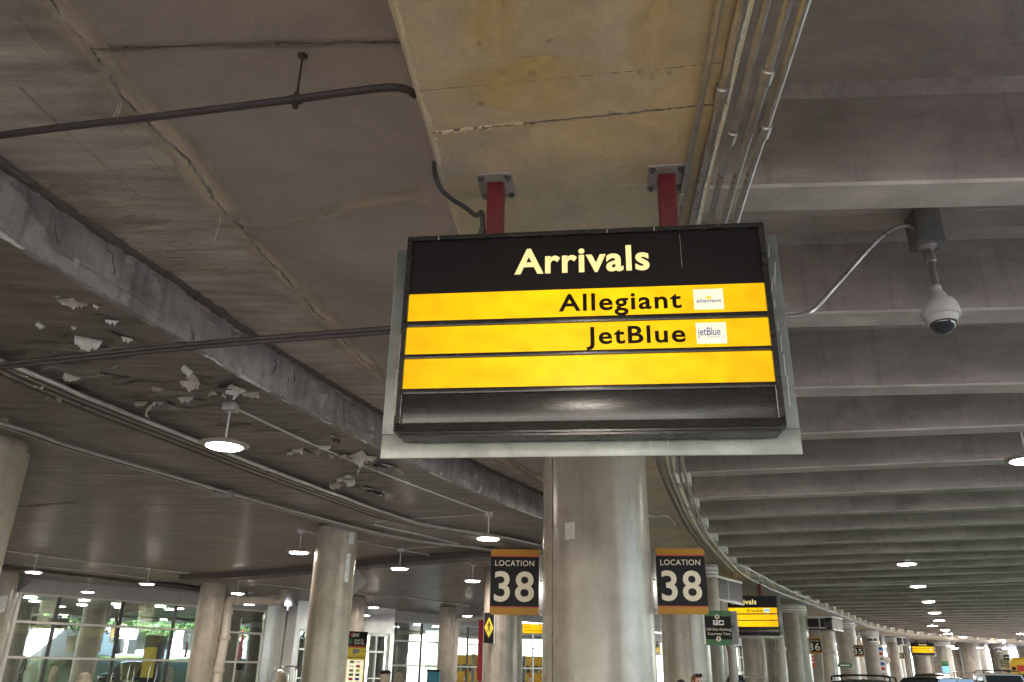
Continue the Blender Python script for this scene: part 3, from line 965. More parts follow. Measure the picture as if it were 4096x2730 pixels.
cl = column(CL + Vector((-dl.y, dl.x, 0)) * .56 + dl * .05, .55, 'pale speckled concrete column cut off by the picture edge, below the conduit runs', shaft='column2', collar='neck')
C2 = U('c3', 437, 222, SOF); C2 = C2 + C2.xy.to_3d().normalized() * .5
c2 = column(C2, .5, 'beige concrete column with torn white paper strips and a diamond sign behind it', shaft='column2', collar='dark')
va2 = math.atan2(-C2.y, -C2.x)
for k, (a0, a1, z0, z1) in enumerate([(.62, .92, 4.45, 4.72), (.55, .80, 3.55, 4.22)]):
    cyl_patch(c2, .5, va2 + a0, va2 + a1, z0, z1, 'poster_white', 'torn_paper', .004, 8, .012, k)
C5 = U('c6', 515, 262, SOF); C5 = C5 + C5.xy.to_3d().normalized() * .53
c5 = column(C5, .53, 'beige speckled column with a vertical drain pipe on its right, before the terminal windows', shaft='column2', collar='neck')
va5 = math.atan2(-C5.y, -C5.x)
MB().obox((.535 * math.cos(va5 + .55), .535 * math.sin(va5 + .55), 3.3), Vector((math.cos(va5 + .55), math.sin(va5 + .55), 0)) * .006, Vector((-math.sin(va5 + .55), math.cos(va5 + .55), 0)) * .05, (0, 0, .36)).build('access_strip', 'column2', c5)
q = U('c2', 128, 905, SOF); dq = q.xy.to_3d().normalized()
cw = column(q + Vector((-dq.y, dq.x, 0)) * .55, .55, 'beige column with a torn white notice, at the left end of the terminal windows', shaft='column', collar='neck')
vaw = math.atan2(-q.y, -q.x)
cyl_patch(cw, .55, vaw + .1, vaw + .6, 3.35, 3.95, 'poster_white', 'torn_paper', .004, 8, .02, 4)
column(U('c3', 590, 832, SOF) * 1 + Vector((-.08, .45, 0)), .48, 'beige column half hidden behind the diamond sign, beside the rental car kiosk')
column(U('z6', 1770, 892, SOF) + Vector((0, .45, 0)), .46, 'grey beige column standing before the second group of terminal windows', collar='dark')
cped = column(Vector((-.2, 27.8, 0)), .55, 'beige column behind the left location 38 sign, with the pedestrian sign on it')
C37 = Vector((4.92, 23.4, 0))
column(C37, .65, 'thick pale column directly behind the right location 38 sign', collar='band')
P37 = U('z7', 2108, 505, SOF)
column(P37, .19, 'slim white post with a perforated collar behind the right location 38 sign', collar='band')
def top_col(n_, x, y, r, label, **kw):
    q = U(n_, x, y, SOF)
    q = q + q.xy.to_3d().normalized() * r
    return q, column(q, r, label, **kw)
C36, _ = top_col('c4', 1078, 335, .62, 'thick pale column carrying the location 36 sign', collar='band')
C35, _ = top_col('c4', 1690, 538, .60, 'thick pale column carrying the location 35 sign', collar='band')
C34, _ = top_col('c4', 1985, 645, .62, 'thick pale column between the location 35 sign and the third arrivals sign', collar='band')
C33, _ = top_col('c5', 555, 394, .52, 'pale column carrying the location 33 sign', collar='band')
top_col('c5', 618, 398, .40, 'slimmer pale column touching the one with the location 33 sign', collar='band')
C32, _ = top_col('c5', 1218, 458, .85, 'pale column right of the fourth arrivals sign, with a small dark plate', collar='band')
C31, _ = top_col('c5', 2000, 505, .85, 'pale column between the red wall and the yellow bus', collar='band')
top_col('c5', 1375, 492, .75, 'beige column left of the red wall')
top_col('c5', 1712, 505, .70, 'dark shaded beige column in front of the red wall right edge')
top_col('c5', 2335, 540, .6, 'shaded column at the picture edge above the yellow bus')
column(Vector((14.2, 49.2, 0)), .62, 'beige column under the backing plate of the second arrivals sign')
for x, dist, r, lb_ in [(1385, 56, .55, 'beige column right below the location 36 sign'), (1862, 66, .5, 'beige column right below the location 35 sign'), (285, 30, .27, 'narrow beige post right of the slim white post')]:
    q = UY('c4', x, 1000, dist)
    column(q, r, lb_)
for x, y, r, lb_ in [(985, 760, .85, 'beige column under the fourth arrivals sign'), (1105, 760, .8, 'beige column right of the one under the fourth arrivals sign'), (1640, 700, .8, 'lamp lit column against the red wall'), (750, 700, .5, 'grey post beside the location 33 sign')]:
    q = UY('c5', x, y, 84)
    column(q, r, lb_)

# ================================================================== THE LARGE ARRIVALS SIGN
def arrivals_sign(loc, rz, label, lines, header=True, group='yellow arrivals signs hung under the beam', posts=True, back=True):
    """front at local -y; z from the bottom of the backing plate (2.90 m above the pavement)"""
    t = thing('arrivals_sign', loc, label, 'sign', group, rz)
    Z = lambda z: z - 2.90
    # cabinet
    cb = MB().box(-1.14, 1.115, -.10, .035, Z(3.035), Z(4.365), bev=.006)
    cb.build('cabinet', 'black_metal', t)
    fr = MB()
    fr.box(-1.175, 1.15, -.132, -.098, Z(4.352), Z(4.385))
    fr.box(-1.175, -1.143, -.131, -.098, Z(3.082), Z(4.352))
    fr.box(1.118, 1.15, -.131, -.098, Z(3.082), Z(4.352))
    fr.prism([(-1.175, -.132, Z(3.03)), (-1.175, -.098, Z(3.03)), (-1.175, -.098, Z(3.082)), (-1.175, -.118, Z(3.082))], (2.325, 0, 0))
    fr.box(-1.178, -1.172, -.128, .03, Z(3.03), Z(4.38))
    fr.box(1.147, 1.153, -.128, .03, Z(3.03), Z(4.38))
    fr.build('frame', 'black_metal', t)
    lip = MB()
    lip.box(-1.155, 1.135, -.124, .02, Z(3.014), Z(3.029))
    lip.box(-1.14, 1.12, -.116, .02, Z(2.998), Z(3.0125))
    lip.build('drip_lip', 'black_metal', t)
    MB().box(-1.142, 1.117, -.114, -.1, Z(3.962), Z(4.351)).build('header_panel', 'black', t)
    MB().box(-1.142, 1.117, -.117, -.1, Z(3.083), Z(3.268), bev=.002).build('lower_panel', 'black_metal', t)
    for z0, z1 in ((3.725, 3.766), (3.506, 3.536), (3.269, 3.306)):
        MB().box(-1.142, 1.117, -.124, -.1, Z(z0), Z(z1), bev=.004).build('divider_rail', 'black_metal', t)
    for z0, z1 in ((3.767, 3.961), (3.537, 3.724), (3.307, 3.505)):
        MB().box(-1.142, 1.117, -.113, -.1, Z(z0), Z(z1)).build('yellow_panel', 'panel_yellow', t)
    if back:
        gl = MB().box(-1.295, 1.265, .045, .058, Z(3.062), Z(4.385), bev=.002)
        gl.build('backing_plate', 'plate', t)
        MB().box(-1.295, 1.265, .043, .060, Z(2.905), Z(3.058), bev=.003).build('backing_strip', 'plate_strip', t)
        MB().box(-1.2975, -1.2945, .046, .057, Z(3.06), Z(4.386)).build('plate_edge', 'plate_edge', t)
    if posts:
        for x0, x1 in ((-.66, -.548), (.51, .625)):
            MB().box(x0, x1, -.06, .052, Z(4.30), Z(SOF - .012), bev=.006).build('post', 'red', t)
            p = MB()
            xm = (x0 + x1) / 2
            p.box(xm - .125, xm + .125, -.15, .15, Z(SOF - .012), Z(SOF + .02), bev=.003)
            po = p.build('mounting_plate', 'steel', t)
            for sx in (-.095, .095):
                for sy in (-.11, .11):
                    MB().lathe([(.012, -.028), (.016, -.024), (.016, -.010), (.024, -.009), (.024, 0)], 6, (xm + sx, sy, Z(SOF - .0125))).build('bolt', 'bolt', po)
    return t, Z
SIGN, Z = arrivals_sign((.47, 4.72, 2.90), -.1204, 'large lit sign reading Arrivals, Allegiant and JetBlue on yellow rows, hung on red posts', None)
lettering('Arrivals', -.452, .42, Z(4.085), Z(4.262), -.1165, 'letters_lit', SIGN, 'lettering', .025, 1.07, (0, .70))
lettering('Allegiant', -.165, .605, Z(3.808), Z(3.925), -.1155, 'soft_black_ink', SIGN, 'lettering', .021, 1.12, (0, .70))
lettering('JetBlue', .005, .615, Z(3.578), Z(3.692), -.1155, 'soft_black_ink', SIGN, 'lettering', .021, 1.12, (0, .70))
for z0, z1, nm in ((3.79, 3.93, 'a'), (3.56, 3.70, 'b')):
    lg = MB().box(.68, .862, -.1155, -.1131, Z(z0), Z(z1)).build('logo_panel', 'sky_white', SIGN)
    if nm == 'a':
        lettering('allegiant', .695, .848, Z(z0 + .047), Z(z0 + .072), -.1172, 'blue_ink', lg, 'lettering', .014, 1.06, (0, .70))
        sb = MB()
        cx, cz = .772, z0 + .072
        for k in range(11):
            a = PI * (k + .5) / 11
            c_, s_ = math.cos(a), math.sin(a)
            sb.add([(cx + .012 * c_ - .003 * s_, -.1170, Z(cz + .012 * s_ + .003 * c_)), (cx + .012 * c_ + .003 * s_, -.1170, Z(cz + .012 * s_ - .003 * c_)), (cx + .026 * c_, -.1170, Z(cz + .026 * s_))], [(0, 1, 2)])
        sb.add([(cx + .012 * math.cos(PI * k / 10), -.1170, Z(cz + .012 * math.sin(PI * k / 10))) for k in range(11)], [tuple(range(11))])
        sb.build('sunburst', 'sun_ink', lg, smooth=0)
    else:
        lettering('jetBlue', .690, .826, Z(z0 + .055), Z(z0 + .108), -.1172, 'blue_ink', lg, 'lettering', .010, 1.0, (0, .70))
        lettering('AIRWAYS', .742, .852, Z(z0 + .038), Z(z0 + .049), -.1172, 'blue_ink', lg, 'lettering', .0, 1.2, (0, .70))
# worn bright nicks on the frame and scratches on the backing plate
for u, z, w_, h_ in [(-.965, 4.366, .004, .03), (.155, 4.367, .004, .03), (.46, 4.367, .004, .026), (-1.1735, 3.4, .0022, .55), (-1.14, 3.17, .0020, .18), (1.113, 3.18, .003, .2), (.62, 4.2, .0018, .24), (.62, 4.11, .006, .004)]:
    MB().box(u - w_ / 2, u + w_ / 2, -.1335, -.1325, Z(z - h_ / 2), Z(z + h_ / 2)).build('scratch', 'scratch', SIGN, smooth=0)
for u, z, l_, sl_ in [(1.20, 4.22, .10, .10), (1.215, 4.02, .16, .12), (1.19, 3.98, .09, .2), (1.20, 3.86, .05, .05), (1.205, 3.70, .06, 0), (1.21, 3.56, .10, .05), (1.215, 3.40, .14, .03), (1.22, 3.2, .2, .02), (-1.22, 3.9, .06, .1), (-1.235, 3.3, .2, .0), (.38, 2.97, .05, 0), (.48, 2.97, .05, 0)]:
    MB().add([(u, .0415, Z(z)), (u + .006, .0415, Z(z)), (u + .006 + sl_ * l_, .0415, Z(z + l_)), (u + .001 + sl_ * l_, .0415, Z(z + l_))], [(0, 1, 2, 3)]).build('scratch', 'scratch', SIGN, smooth=0)

# black cable from the beam into the sign
t = thing('power_cable', (-.5, 4.7, 4.38), 'black flexible cable looping from the beam edge down into the sign top', 'cable')
i38 = near_edge(4.75)
pts = [U('z2', 328, 895, 5.02), U('z2', 330, 950, 4.95), U('z2', 355, 1030, 4.83), U('z2', 420, 1100, 4.79), U('z2', 500, 1150, 4.76), U('z2', 560, 1195, 4.70)]
tp = Matrix.Translation((.47, 4.72, 0)) @ Matrix.Rotation(-.1204, 4, 'Z')
pts += [tp @ Vector((-.70, -.02, 4.62)), tp @ Vector((-.688, -.02, 4.50)), tp @ Vector((-.688, -.02, 4.40))]
MB().tube(rel(catmull(pts, 8), t), .017, 10).build('sheath', 'cable', t)
q0 = tp @ Vector((-.688, -.02, 4.38)) - t.location
MB().lathe([(.022, 0), (.026, .006), (.026, .03), (.022, .034), (.022, .07), (.027, .075), (.027, .10), (.02, .105)], 12, q0).build('gland', 'bolt', t)

# ================================================================== CONDUITS ALONG THE BEAM
def conduit(name, pts, r, label, m='galv', coupl=3.0, group=None, cat='conduit', start=1.2, frac=1.45):
    pts = [Vector(q) for q in pts]
    t = thing(name, pts[0], label, cat, group)
    MB().tube(rel(pts, t), r, 10).build('run', m, t)
    acc, nxt = 0.0, start
    for a, b in zip(pts, pts[1:]):
        L_ = (b - a).length
        while coupl and acc + L_ > nxt and nxt < 60:
            q = a + (b - a) * ((nxt - acc) / L_)
            d = (b - a).normalized()
            MB().tube(rel([q - d * .06, q - d * .055, q + d * .055, q + d * .06], t), [r * 1.02, r * frac, r * frac, r * 1.02], 10).build('coupling', m, t)
            nxt += coupl
        acc += L_
    return t
i0 = near_edge(.5)
names = ['innermost of five, closest to the red posts', 'second of five, just inside the chipped edge', 'middle one of the five', 'fourth of five, counted from the red posts', 'outermost of five, nearest the ribs']
for k, (off, r, z, st_) in enumerate([(-.185, .021, 4.825, 4.4), (-.075, .029, 4.818, 3.3), (.045, .023, 4.80, 3.7), (.15, .027, 4.80, 3.15), (.235, .028, 4.80, 3.65)]):
    pts = edge_off(off, z, i0, len(EDGE) - 20)
    for q in pts:
        q.x += .006 * noise.noise(q * .5)
        q.z += .006 * noise.noise(Vector((q.x, q.y * .4, k)))
    conduit('conduit', pts, r, 'weathered conduit along the beam edge, ' + names[k], 'galv', 3.05, 'conduits along the right beam edge', 'conduit', st_)
hg = 0
for i in range(near_edge(11.5), len(EDGE) - 24, 8):
    p, d, r = edge_frame(i)
    if hg % 1 == 0:
        b = MB()
        b.obox(p + r * .04 + Vector((0, 0, 4.862)), r * .32, d * .02, (0, 0, .006))
        o = b.build('strut_hanger', 'galv', None, smooth=0)
        tag(o, 'metal strut across the five conduits under the beam edge', 'strut', 'struts holding the conduits at the beam edge', 'thing')
    hg += 1
    if hg > 14: break

# bundle of conduits under the low slab and a second thinner bundle
def bundle(ptsA, offs, rr, zz, lbl, grp, mats_=('galv_bright', 'pipe_brown', 'galv_dull', 'pipe_brown', 'galv_dull', 'pipe_brown')):
    base = resample(catmull(ptsA, 8), .4)
    for k, (o_, r_) in enumerate(zip(offs, rr)):
        pts = []
        for i, q in enumerate(base):
            d = (base[min(i + 1, len(base) - 1)] - base[max(i - 1, 0)]).normalized()
            pts.append(Vector((q.x, q.y, zz)) + Vector((-d.y, d.x, 0)) * o_)
        conduit('conduit', pts, r_, lbl[k], mats_[k % len(mats_)], 6.0, grp, 'conduit', 2.0 + k * .3, 1.35)
    return base
PA = [Vector((-6.2, 5.6, 0))] + [U('z4', x, y, 4.77) for x, y in [(0, 540), (530, 770), (1150, 1010), (1460, 1130), (1900, 1290), (2345, 1440)]] + [Vector((-.6, 20.3, 0)), Vector((1.0, 22.4, 0))]
ORD = ['first and thickest', 'second', 'third', 'fourth', 'fifth', 'sixth and farthest']
bA = bundle(PA, [-.26, -.165, -.08, .005, .09, .19], [.030, .019, .019, .019, .019, .027], 4.765,
            [o_ + ' conduit from the spalled step, in the wide six-conduit bundle' for o_ in ORD], 'wide conduit bundle under the peeling slab')
PB = [Vector((-8.6, 7.6, 0))] + [U('z4', x, y, 4.78) for x, y in [(0, 875), (400, 1010), (900, 1155), (1640, 1370), (2345, 1545)]] + [Vector((-.9, 22.6, 0)), Vector((.9, 24.6, 0))]
bB = bundle(PB, [-.095, 0, .09], [.026, .019, .022], 4.775, [o_ + ' conduit of the narrow bundle running above the column heads' for o_ in ('nearer', 'middle', 'farther')], 'narrow conduit bundle over the column heads')
for base, wid, grp in ((bA, .31, 'clamps holding the wide bundle'), (bB, .15, 'clamps holding the narrow bundle')):
    for i in range(3, len(base) - 3, 7):
        q, d = base[i], (base[i + 1] - base[i - 1]).normalized()
        n_ = Vector((-d.y, d.x, 0))
        b = MB()
        b.obox(q + Vector((0, 0, 4.728)), n_ * wid, d * .018, (0, 0, .006))
        b.obox(q + n_ * -(wid - .02) + Vector((0, 0, 4.79)), n_ * .012, d * .014, (0, 0, .06))
        o = b.build('conduit_clamp', 'box_light', None, smooth=0)
        tag(o, 'metal clamp bar across the ' + ('six' if wid > .2 else 'three') + ' conduits of the ' + ('wide' if wid > .2 else 'narrow') + ' bundle', 'clamp', grp, 'thing')
q = U('z4', 1315, 1285, 4.78)
tag(MB().box(q.x - .22, q.x + .2, q.y - .15, q.y + .15, 4.68, 4.84, bev=.01).build('pull_box', 'box_grey'), 'grey pull box on the narrow conduit bundle, below the near lamp', 'box', None, 'thing')

# sprinkler pipes
t = thing('sprinkler_pipe', (-1.44, 4.19, 5.07), 'dark painted pipe crossing the near slab on a hanger rod, bending into the beam', 'pipe')
pp = [Vector((-9.0, 5.8, 5.07))] + [U('z1', x, y, 5.07) for x, y in [(0, 750), (800, 655), (1640, 550), (1950, 508), (2120, 488), (2200, 487), (2260, 500), (2300, 530)]]
MB().tube(rel(catmull(pp, 6), t), .026, 12).build('pipe_run', 'pipe_dark', t)
q = U('z1', 1640, 553, 5.07)
rt = Vector((q.x, q.y, NZ))
MB().tube(rel([q + Vector((0, 0, .03)), rt], t), .0075, 8).build('hanger_rod', 'cable', t)
MB().lathe([(.012, -.03), (.035, -.006), (.035, .0)], 12, rel([rt], t)[0]).build('rod_flange', 'pipe_dark', t)
b = MB()
dq = (pp[3] - pp[2]).normalized()
b.tube(rel([q - dq * .03, q + dq * .03], t), .034, 12)
b.obox(rel([q + Vector((0, 0, -.045))], t)[0], dq * .016, Vector((0, .02, 0)), (0, 0, .016))
b.obox(rel([q + Vector((0, 0, .04))], t)[0], dq * .016, Vector((0, .016, 0)), (0, 0, .014))
b.build('pipe_clip', 'cable', t)
for k, (dz, dy, lb_) in enumerate([(0, 0, 'upper'), (-.045, .06, 'lower')]):
    pts = [U('z4', x, y + k * 22, 4.70 + dz) for x, y in [(-200, 560), (90, 515), (500, 472), (940, 425), (1500, 375), (2290, 315)]]
    pts.append(pts[-1] + (pts[-1] - pts[-2]).normalized() * 1.2)
    conduit('service_pipe', catmull(pts, 6), .028 - .006 * k, lb_ + ' dark pipe of the pair crossing the spalled step behind the sign plate', 'pipe_dark', 3.6, 'pair of dark pipes crossing the step', 'pipe', 2.9 + .12 * k, 1.3)

# ================================================================== CCTV CAMERA
cz = U('z3', 1690, 620, 5.62)
AT = UY('z3', 1700, 640, 7.0)
t = thing('security_camera', (AT.x, AT.y, 4.7), 'white dome security camera hanging from a grey box beside the big sign', 'camera')
ox = AT - t.location
top = DZ - t.location.z
hb = .125
yaw = Matrix.Translation((ox.x, ox.y, 0)) @ Matrix.Rotation(-.05, 4, 'Z')
zb0 = ox.z - .01
MB().box(-hb, hb, -hb, hb, zb0, top + .005, bev=.008, T=yaw).build('junction_box', 'box_grey', t)
MB().box(-hb - .008, hb + .008, -hb - .008, hb + .008, zb0 - .012, zb0 + .012, bev=.005, T=yaw).build('box_cover', 'box_grey', t)
dm = UY('z3', 1795, 1100, AT.y) - t.location      # centre of the dome rim
dx, dy = ox.x, ox.y
dtop = UY('z3', 1760, 950, AT.y).z - t.location.z
MB().tube([(dx, dy, zb0 - .09), (dx, dy, dtop - .01)], .036, 14).build('drop_pipe', 'galv_dull', t)
MB().lathe([(.048, dtop + .0), (.048, dtop + .045), (.038, dtop + .05)], 16, (dx, dy, 0)).build('pipe_socket', 'cctv', t)
MB().lathe([(.052, zb0 - .19), (.056, zb0 - .18), (.056, zb0 - .10), (.044, zb0 - .085), (.044, zb0 - .05), (.062, zb0 - .045), (.09, zb0 - .02), (.09, zb0 - .013)], 14, (dx, dy, 0)).build('pipe_coupling', 'galv_dull', t)
rz_ = dm.z
MB().lathe([(.160, rz_ - .044), (.169, rz_ - .04), (.169, rz_ - .009), (.165, rz_ + .026), (.154, rz_ + .079), (.131, rz_ + .122), (.092, rz_ + .153), (.05, dtop)], 40, (dx, dy, 0)).build('housing', 'cctv', t)
MB().lathe([(.124, rz_ - .109), (.131, rz_ - .105), (.144, rz_ - .044), (.140, rz_ - .026)], 40, (dx, dy, 0)).build('dome_ring', 'cctv', t)
prof = [(.119 * math.cos(a), rz_ - .103 - .11 * math.sin(a)) for a in [PI / 2 * (1 - k / 12) for k in range(13)]]
prof[0] = (.004, prof[0][1])
MB().lathe(prof, 40, (dx, dy, 0)).build('smoked_dome', 'dome', t)
t2 = thing('camera_conduit', AT, 'thin conduit sagging from the camera box to behind the big sign', 'conduit')
pc = [Vector((AT.x - .10, AT.y, zb0 + t.location.z + .15))] + [UY('z3', x, y, d_) for x, y, d_ in [(1590, 515, 6.95), (1500, 522, 6.95), (1400, 580, 7.0), (1300, 675, 7.05), (1180, 810, 7.1), (1050, 955, 7.15), (930, 1080, 7.1), (860, 1112, 7.1), (755, 1125, 7.1), (600, 1130, 7.1)]]
MB().tube(rel(catmull(pc, 6), t2), .025, 10).build('run', 'galv_dull', t2)

# ================================================================== LAMPS
def lamp_mesh_parts(t, rod, box=True):
    """pendant lamp; the Empty sits at the lamp's lens, everything above it"""
    MB().lathe([(.235, .0), (.245, .004), (.252, .018), (.305, .022), (.312, .03), (.305, .038), (.25, .05), (.20, .075), (.12, .09), (.05, .10), (.02, .11)], 40).build('shade', 'lamp_rim', t, smooth=50)
    MB().lathe([(.06, -.022), (.15, -.018), (.215, -.008), (.233, .004)], 40).build('lens', 'lens_on', t, smooth=60)
    if rod:
        MB().tube([(0, 0, .10), (0, 0, rod - .03)], .013, 10).build('stem', 'white_conduit', t)
    if box:
        MB().box(-.085, .085, -.085, .085, rod - .10 if rod else .09, (rod if rod else .16) + .005, bev=.008).build('ceiling_box', 'box_light', t)
LAMPS = [('z4', 1352, 775, 'lit pendant lamp hanging nearest, beside the wide conduit bundle under the peeling slab'),
         ('z6', 2140, 60, 'lit pendant lamp hanging just above the left location 38 sign'),
         ('z6', 460, 212, 'lit pendant lamp left of the column with torn paper strips'),
         ('z6', 1352, 380, 'lit pendant lamp between the torn paper column and the left location 38 sign'),
         ('z6', 2000, 508, 'lit pendant lamp close to the left edge of the left location 38 sign'),
         ('z6', 1113, 795, 'small lit pendant lamp over the rental car kiosk, higher of two'),
         ('z6', 1042, 880, 'small lit pendant lamp over the rental car kiosk, lower of two'),
         ('z6', 1950, 880, 'small lit pendant lamp over the elbow of the far drain pipe'),
         ('z5', 335, 430, 'lit pendant lamp at the top of the leftmost terminal column'),
         ('z5', 810, 638, 'lit pendant lamp in front of the grey terminal fascia'),
         ('z5', 1342, 552, 'lit pendant lamp on the white conduit end near the cross beam'),
         ('z5', 2145, 650, 'lit pendant lamp just above the horizontal drain pipe'),
         ('z5', 2245, 765, 'lit pendant lamp just below the horizontal drain pipe'),
         ('z7', 535, 958, 'small lit pendant lamp above the yellow banner sign')]
lamp0 = thing('pendant_lamp', (0, 0, 0), 'x', 'lamp', 'pendant lamps under the low slab')
lamp_mesh_parts(lamp0, .575)
LPOS = []
for i, (n_, x, y, lb_) in enumerate(LAMPS):
    q = U(n_, x, y, SOF - .04)
    o = lamp0 if i == 0 else copy_tree(lamp0)
    o.location = (q.x, q.y, SOF - .575)
    o['label'] = lb_
    LPOS.append(q)
FARL = [('c4', 922, 545, 'small lit lamp beside the slim pipe left of the location 36 column'), ('c4', 500, 652, 'small lit lamp at the lower edge of the second arrivals sign'), ('c4', 388, 800, 'small lit lamp below the blank grey plate of the parking sign'),
        ('c4', 1795, 752, 'small lit lamp right above the location 35 sign'), ('c4', 1455, 792, 'small lit lamp right of the location 36 sign'), ('c4', 1890, 815, 'small lit lamp on the right edge of the location 35 sign'), ('c4', 748, 818, 'tiny lit lamp on the thin pole under the second arrivals sign'),
        ('c5', 1360, 527, 'small lit lamp above the left end of the red wall'), ('c5', 1418, 557, 'tiny lit lamp beside the column left of the red wall'), ('c5', 1505, 603, 'small lit lamp on the red wall, left of two'), ('c5', 1585, 618, 'small lit lamp on the red wall, right of two'),
        ('c5', 1755, 547, 'small lit lamp right of the red wall, under the beam'), ('c5', 705, 592, 'small lit lamp above the location 33 sign'), ('c5', 2105, 560, 'small lit lamp right of the column near the yellow bus')]
for n_, x, y, lb_ in FARL:
    q = U(n_, x, y, SOF - .575)
    o = copy_tree(lamp0)
    o.location = (q.x, q.y, SOF - .575)
    o['label'] = lb_
    dist = q.xy.length
    if dist > 60:
        o.scale = (1.25, 1.25, 1.0)
# lamps set against the ribbed deck
fl0 = thing('deck_lamp', (0, 0, 0), 'x', 'lamp', 'round lamps along the ribbed deck')
lamp_mesh_parts(fl0, 0)
DECKL = [('z8', 1532, 395, 'largest round lamp on the ribbed deck, nearest in the row'), ('z8', 1612, 551, 'second round lamp of the row along the ribbed deck'), ('z8', 1685, 659, 'third round lamp of the row along the ribbed deck'),
         ('z8', 1728, 737, 'fourth round lamp of the row along the ribbed deck'), ('z8', 1760, 790, 'fifth round lamp of the row along the ribbed deck'), ('z8', 1715, 827, 'sixth round lamp, set slightly left of the deck row'),
         ('z8', 1803, 858, 'seventh round lamp of the row along the ribbed deck'), ('z8', 1822, 883, 'eighth round lamp of the row along the ribbed deck'), ('z8', 1925, 907, 'flat round lamp at the far end of the deck, left of three spread ones'),
         ('z8', 2193, 928, 'flat round lamp low over the white car'), ('z8', 2330, 883, 'flat round lamp at the picture edge above the yellow bus')]
for i, (n_, x, y, lb_) in enumerate(DECKL):
    q = U(n_, x, y, 5.02)
    o = fl0 if i == 0 else copy_tree(fl0)
    o.location = (q.x, q.y, 5.0)
    o['label'] = lb_
    if q.xy.length > 50: o.scale = (1.3, 1.3, 1)
    if i == 0: o.scale = (1.15, 1.15, 1)
q = Vector((0, 0, 0)); v = ray(4110, 1845); t_ = (4.72 - CAMZ) / v.z
o = copy_tree(lamp0); o.location = (v.x * t_, v.y * t_, 4.72); o['label'] = 'lit lamp cut off by the right picture edge, under the ribs'
for ch in o.children:
    if ch.name.startswith('stem'): ch.scale = (1, 1, 2.2)
    if ch.name.startswith('ceiling_box'): ch.location.z += .72
# lamp behind the viewer that lights the foot of the big sign
o = copy_tree(lamp0); o.location = (.0, 1.35, 4.26); o['label'] = 'pendant lamp under the beam, reflected in the foot of the big sign'
for x, y, lb_ in [(-7.4, 2.4, 'pendant lamp left of the viewer beside the spalled step'), (-8.6, -5.5, 'pendant lamp behind the viewer, nearer the terminal'), (-.6, -6.5, 'pendant lamp under the beam behind the viewer'), (-14, 1.5, 'pendant lamp far left of the viewer near the terminal wall')]:  # unseen lamps added to brighten the pavement and near ceilings
    o = copy_tree(lamp0); o.location = (x, y, 4.27); o['label'] = lb_
for x, y, lb_ in [(7.5, 2.5, 'round lamp under the ribs right of the viewer'), (5.5, -6.5, 'round lamp under the ribs behind the viewer')]:  # two more lamps added out of view, for light under the ribs
    o = copy_tree(fl0); o.location = (x, y, 5.0); o['label'] = lb_

# white conduits feeding the lamps
def feed(n_pts, label, z=SOF - .03, r=.014, grp='white lamp feed conduits'):
    pts = [U(n_, x, y, z) if isinstance(n_, str) else Vector(n_) for n_, x, y in n_pts]
    return conduit('lamp_conduit', catmull(pts, 4), r, label, 'white_conduit', 3.2, grp, 'conduit', 1.5, 1.5)
feed([('z4', 1395, 790), ('z4', 1880, 1015), ('z4', 2345, 1205), ('z6', 1940, -20), ('z6', 2130, 50)], 'white conduit from the nearest lamp to the one above the location sign')
feed([('z6', 480, 212), ('z6', 700, 255), ('z6', 955, 300), ('z6', 1340, 378), ('z6', 1610, 430)], 'white conduit linking two lamps behind the torn paper column')
feed([('z6', 1115, 157), ('z6', 1500, 240), ('z6', 1870, 330)], 'short bright conduit length beside the wide bundle', r=.022)
feed([('z6', 1120, 132), ('z6', 1350, 110), ('z6', 1680, 92), ('z6', 2110, 62)], 'thin conduit crossing the slab to the lamp above the location sign', r=.010)
feed([('z6', 1350, 378), ('z6', 1560, 360), ('z6', 1740, 348)], 'thin branch conduit leaving the lamp between columns', r=.012)
feed([('z6', 1800, 470), ('z6', 1900, 488), ('z6', 2000, 508)], 'short conduit feeding the lamp at the location sign edge')
feed([('z5', 60, 392), ('z5', 330, 430), ('z5', 850, 497), ('z5', 1340, 552), ('z5', 1690, 592)], 'long white conduit over the terminal windows carrying two lamps', r=.024)
feed([('z5', 215, 515), ('z5', 700, 565), ('z5', 1060, 605), ('z5', 1290, 632)], 'lower thin conduit along the terminal ceiling edge', r=.018)
feed([('z5', 1950, 628), ('z5', 2140, 648)], 'short thick conduit feeding the lamp over the drain pipe', r=.03)
feed([('z6', 960, 770), ('z6', 1110, 790), ('z6', 1400, 812), ('z6', 1700, 848), ('z6', 1950, 880)], 'white conduit running over the far terminal windows', r=.03)
feed([('z6', 0, 680), ('z6', 280, 708), ('z6', 550, 742)], 'thin conduit behind the torn paper column over the vestibule', r=.02)
feed([('z7', 535, 955), ('z7', 600, 965), ('z7', 760, 985)], 'thin conduit above the yellow banner sign', r=.02)
i1 = near_edge(14.5)
feed([((*edge_off(-1.0, 0, i1, i1 + 1)[0].xy, 4.82), 0, 0), ('z7', 1550, 75), ('z7', 1700, 78), ('z7', 1760, 105), ('z7', 1800, 165)], 'pale conduit curving from the column top to the conduit bundle')

feed([('z8', 690, 556), ('z8', 900, 548), ('z8', 1385, 541), ('z8', 1900, 527), ('z8', 2353, 512)], 'thin dark pipe crossing under the ribs beyond the nearest deck lamps', z=5.05, r=.035, grp=None)
feed([('z8', 300, 408), ('z8', 370, 405), ('z8', 500, 470), ('z8', 650, 552), ('z8', 900, 668)], 'pale conduit set off to the right of the five beam conduits', z=4.98, r=.03, grp=None)
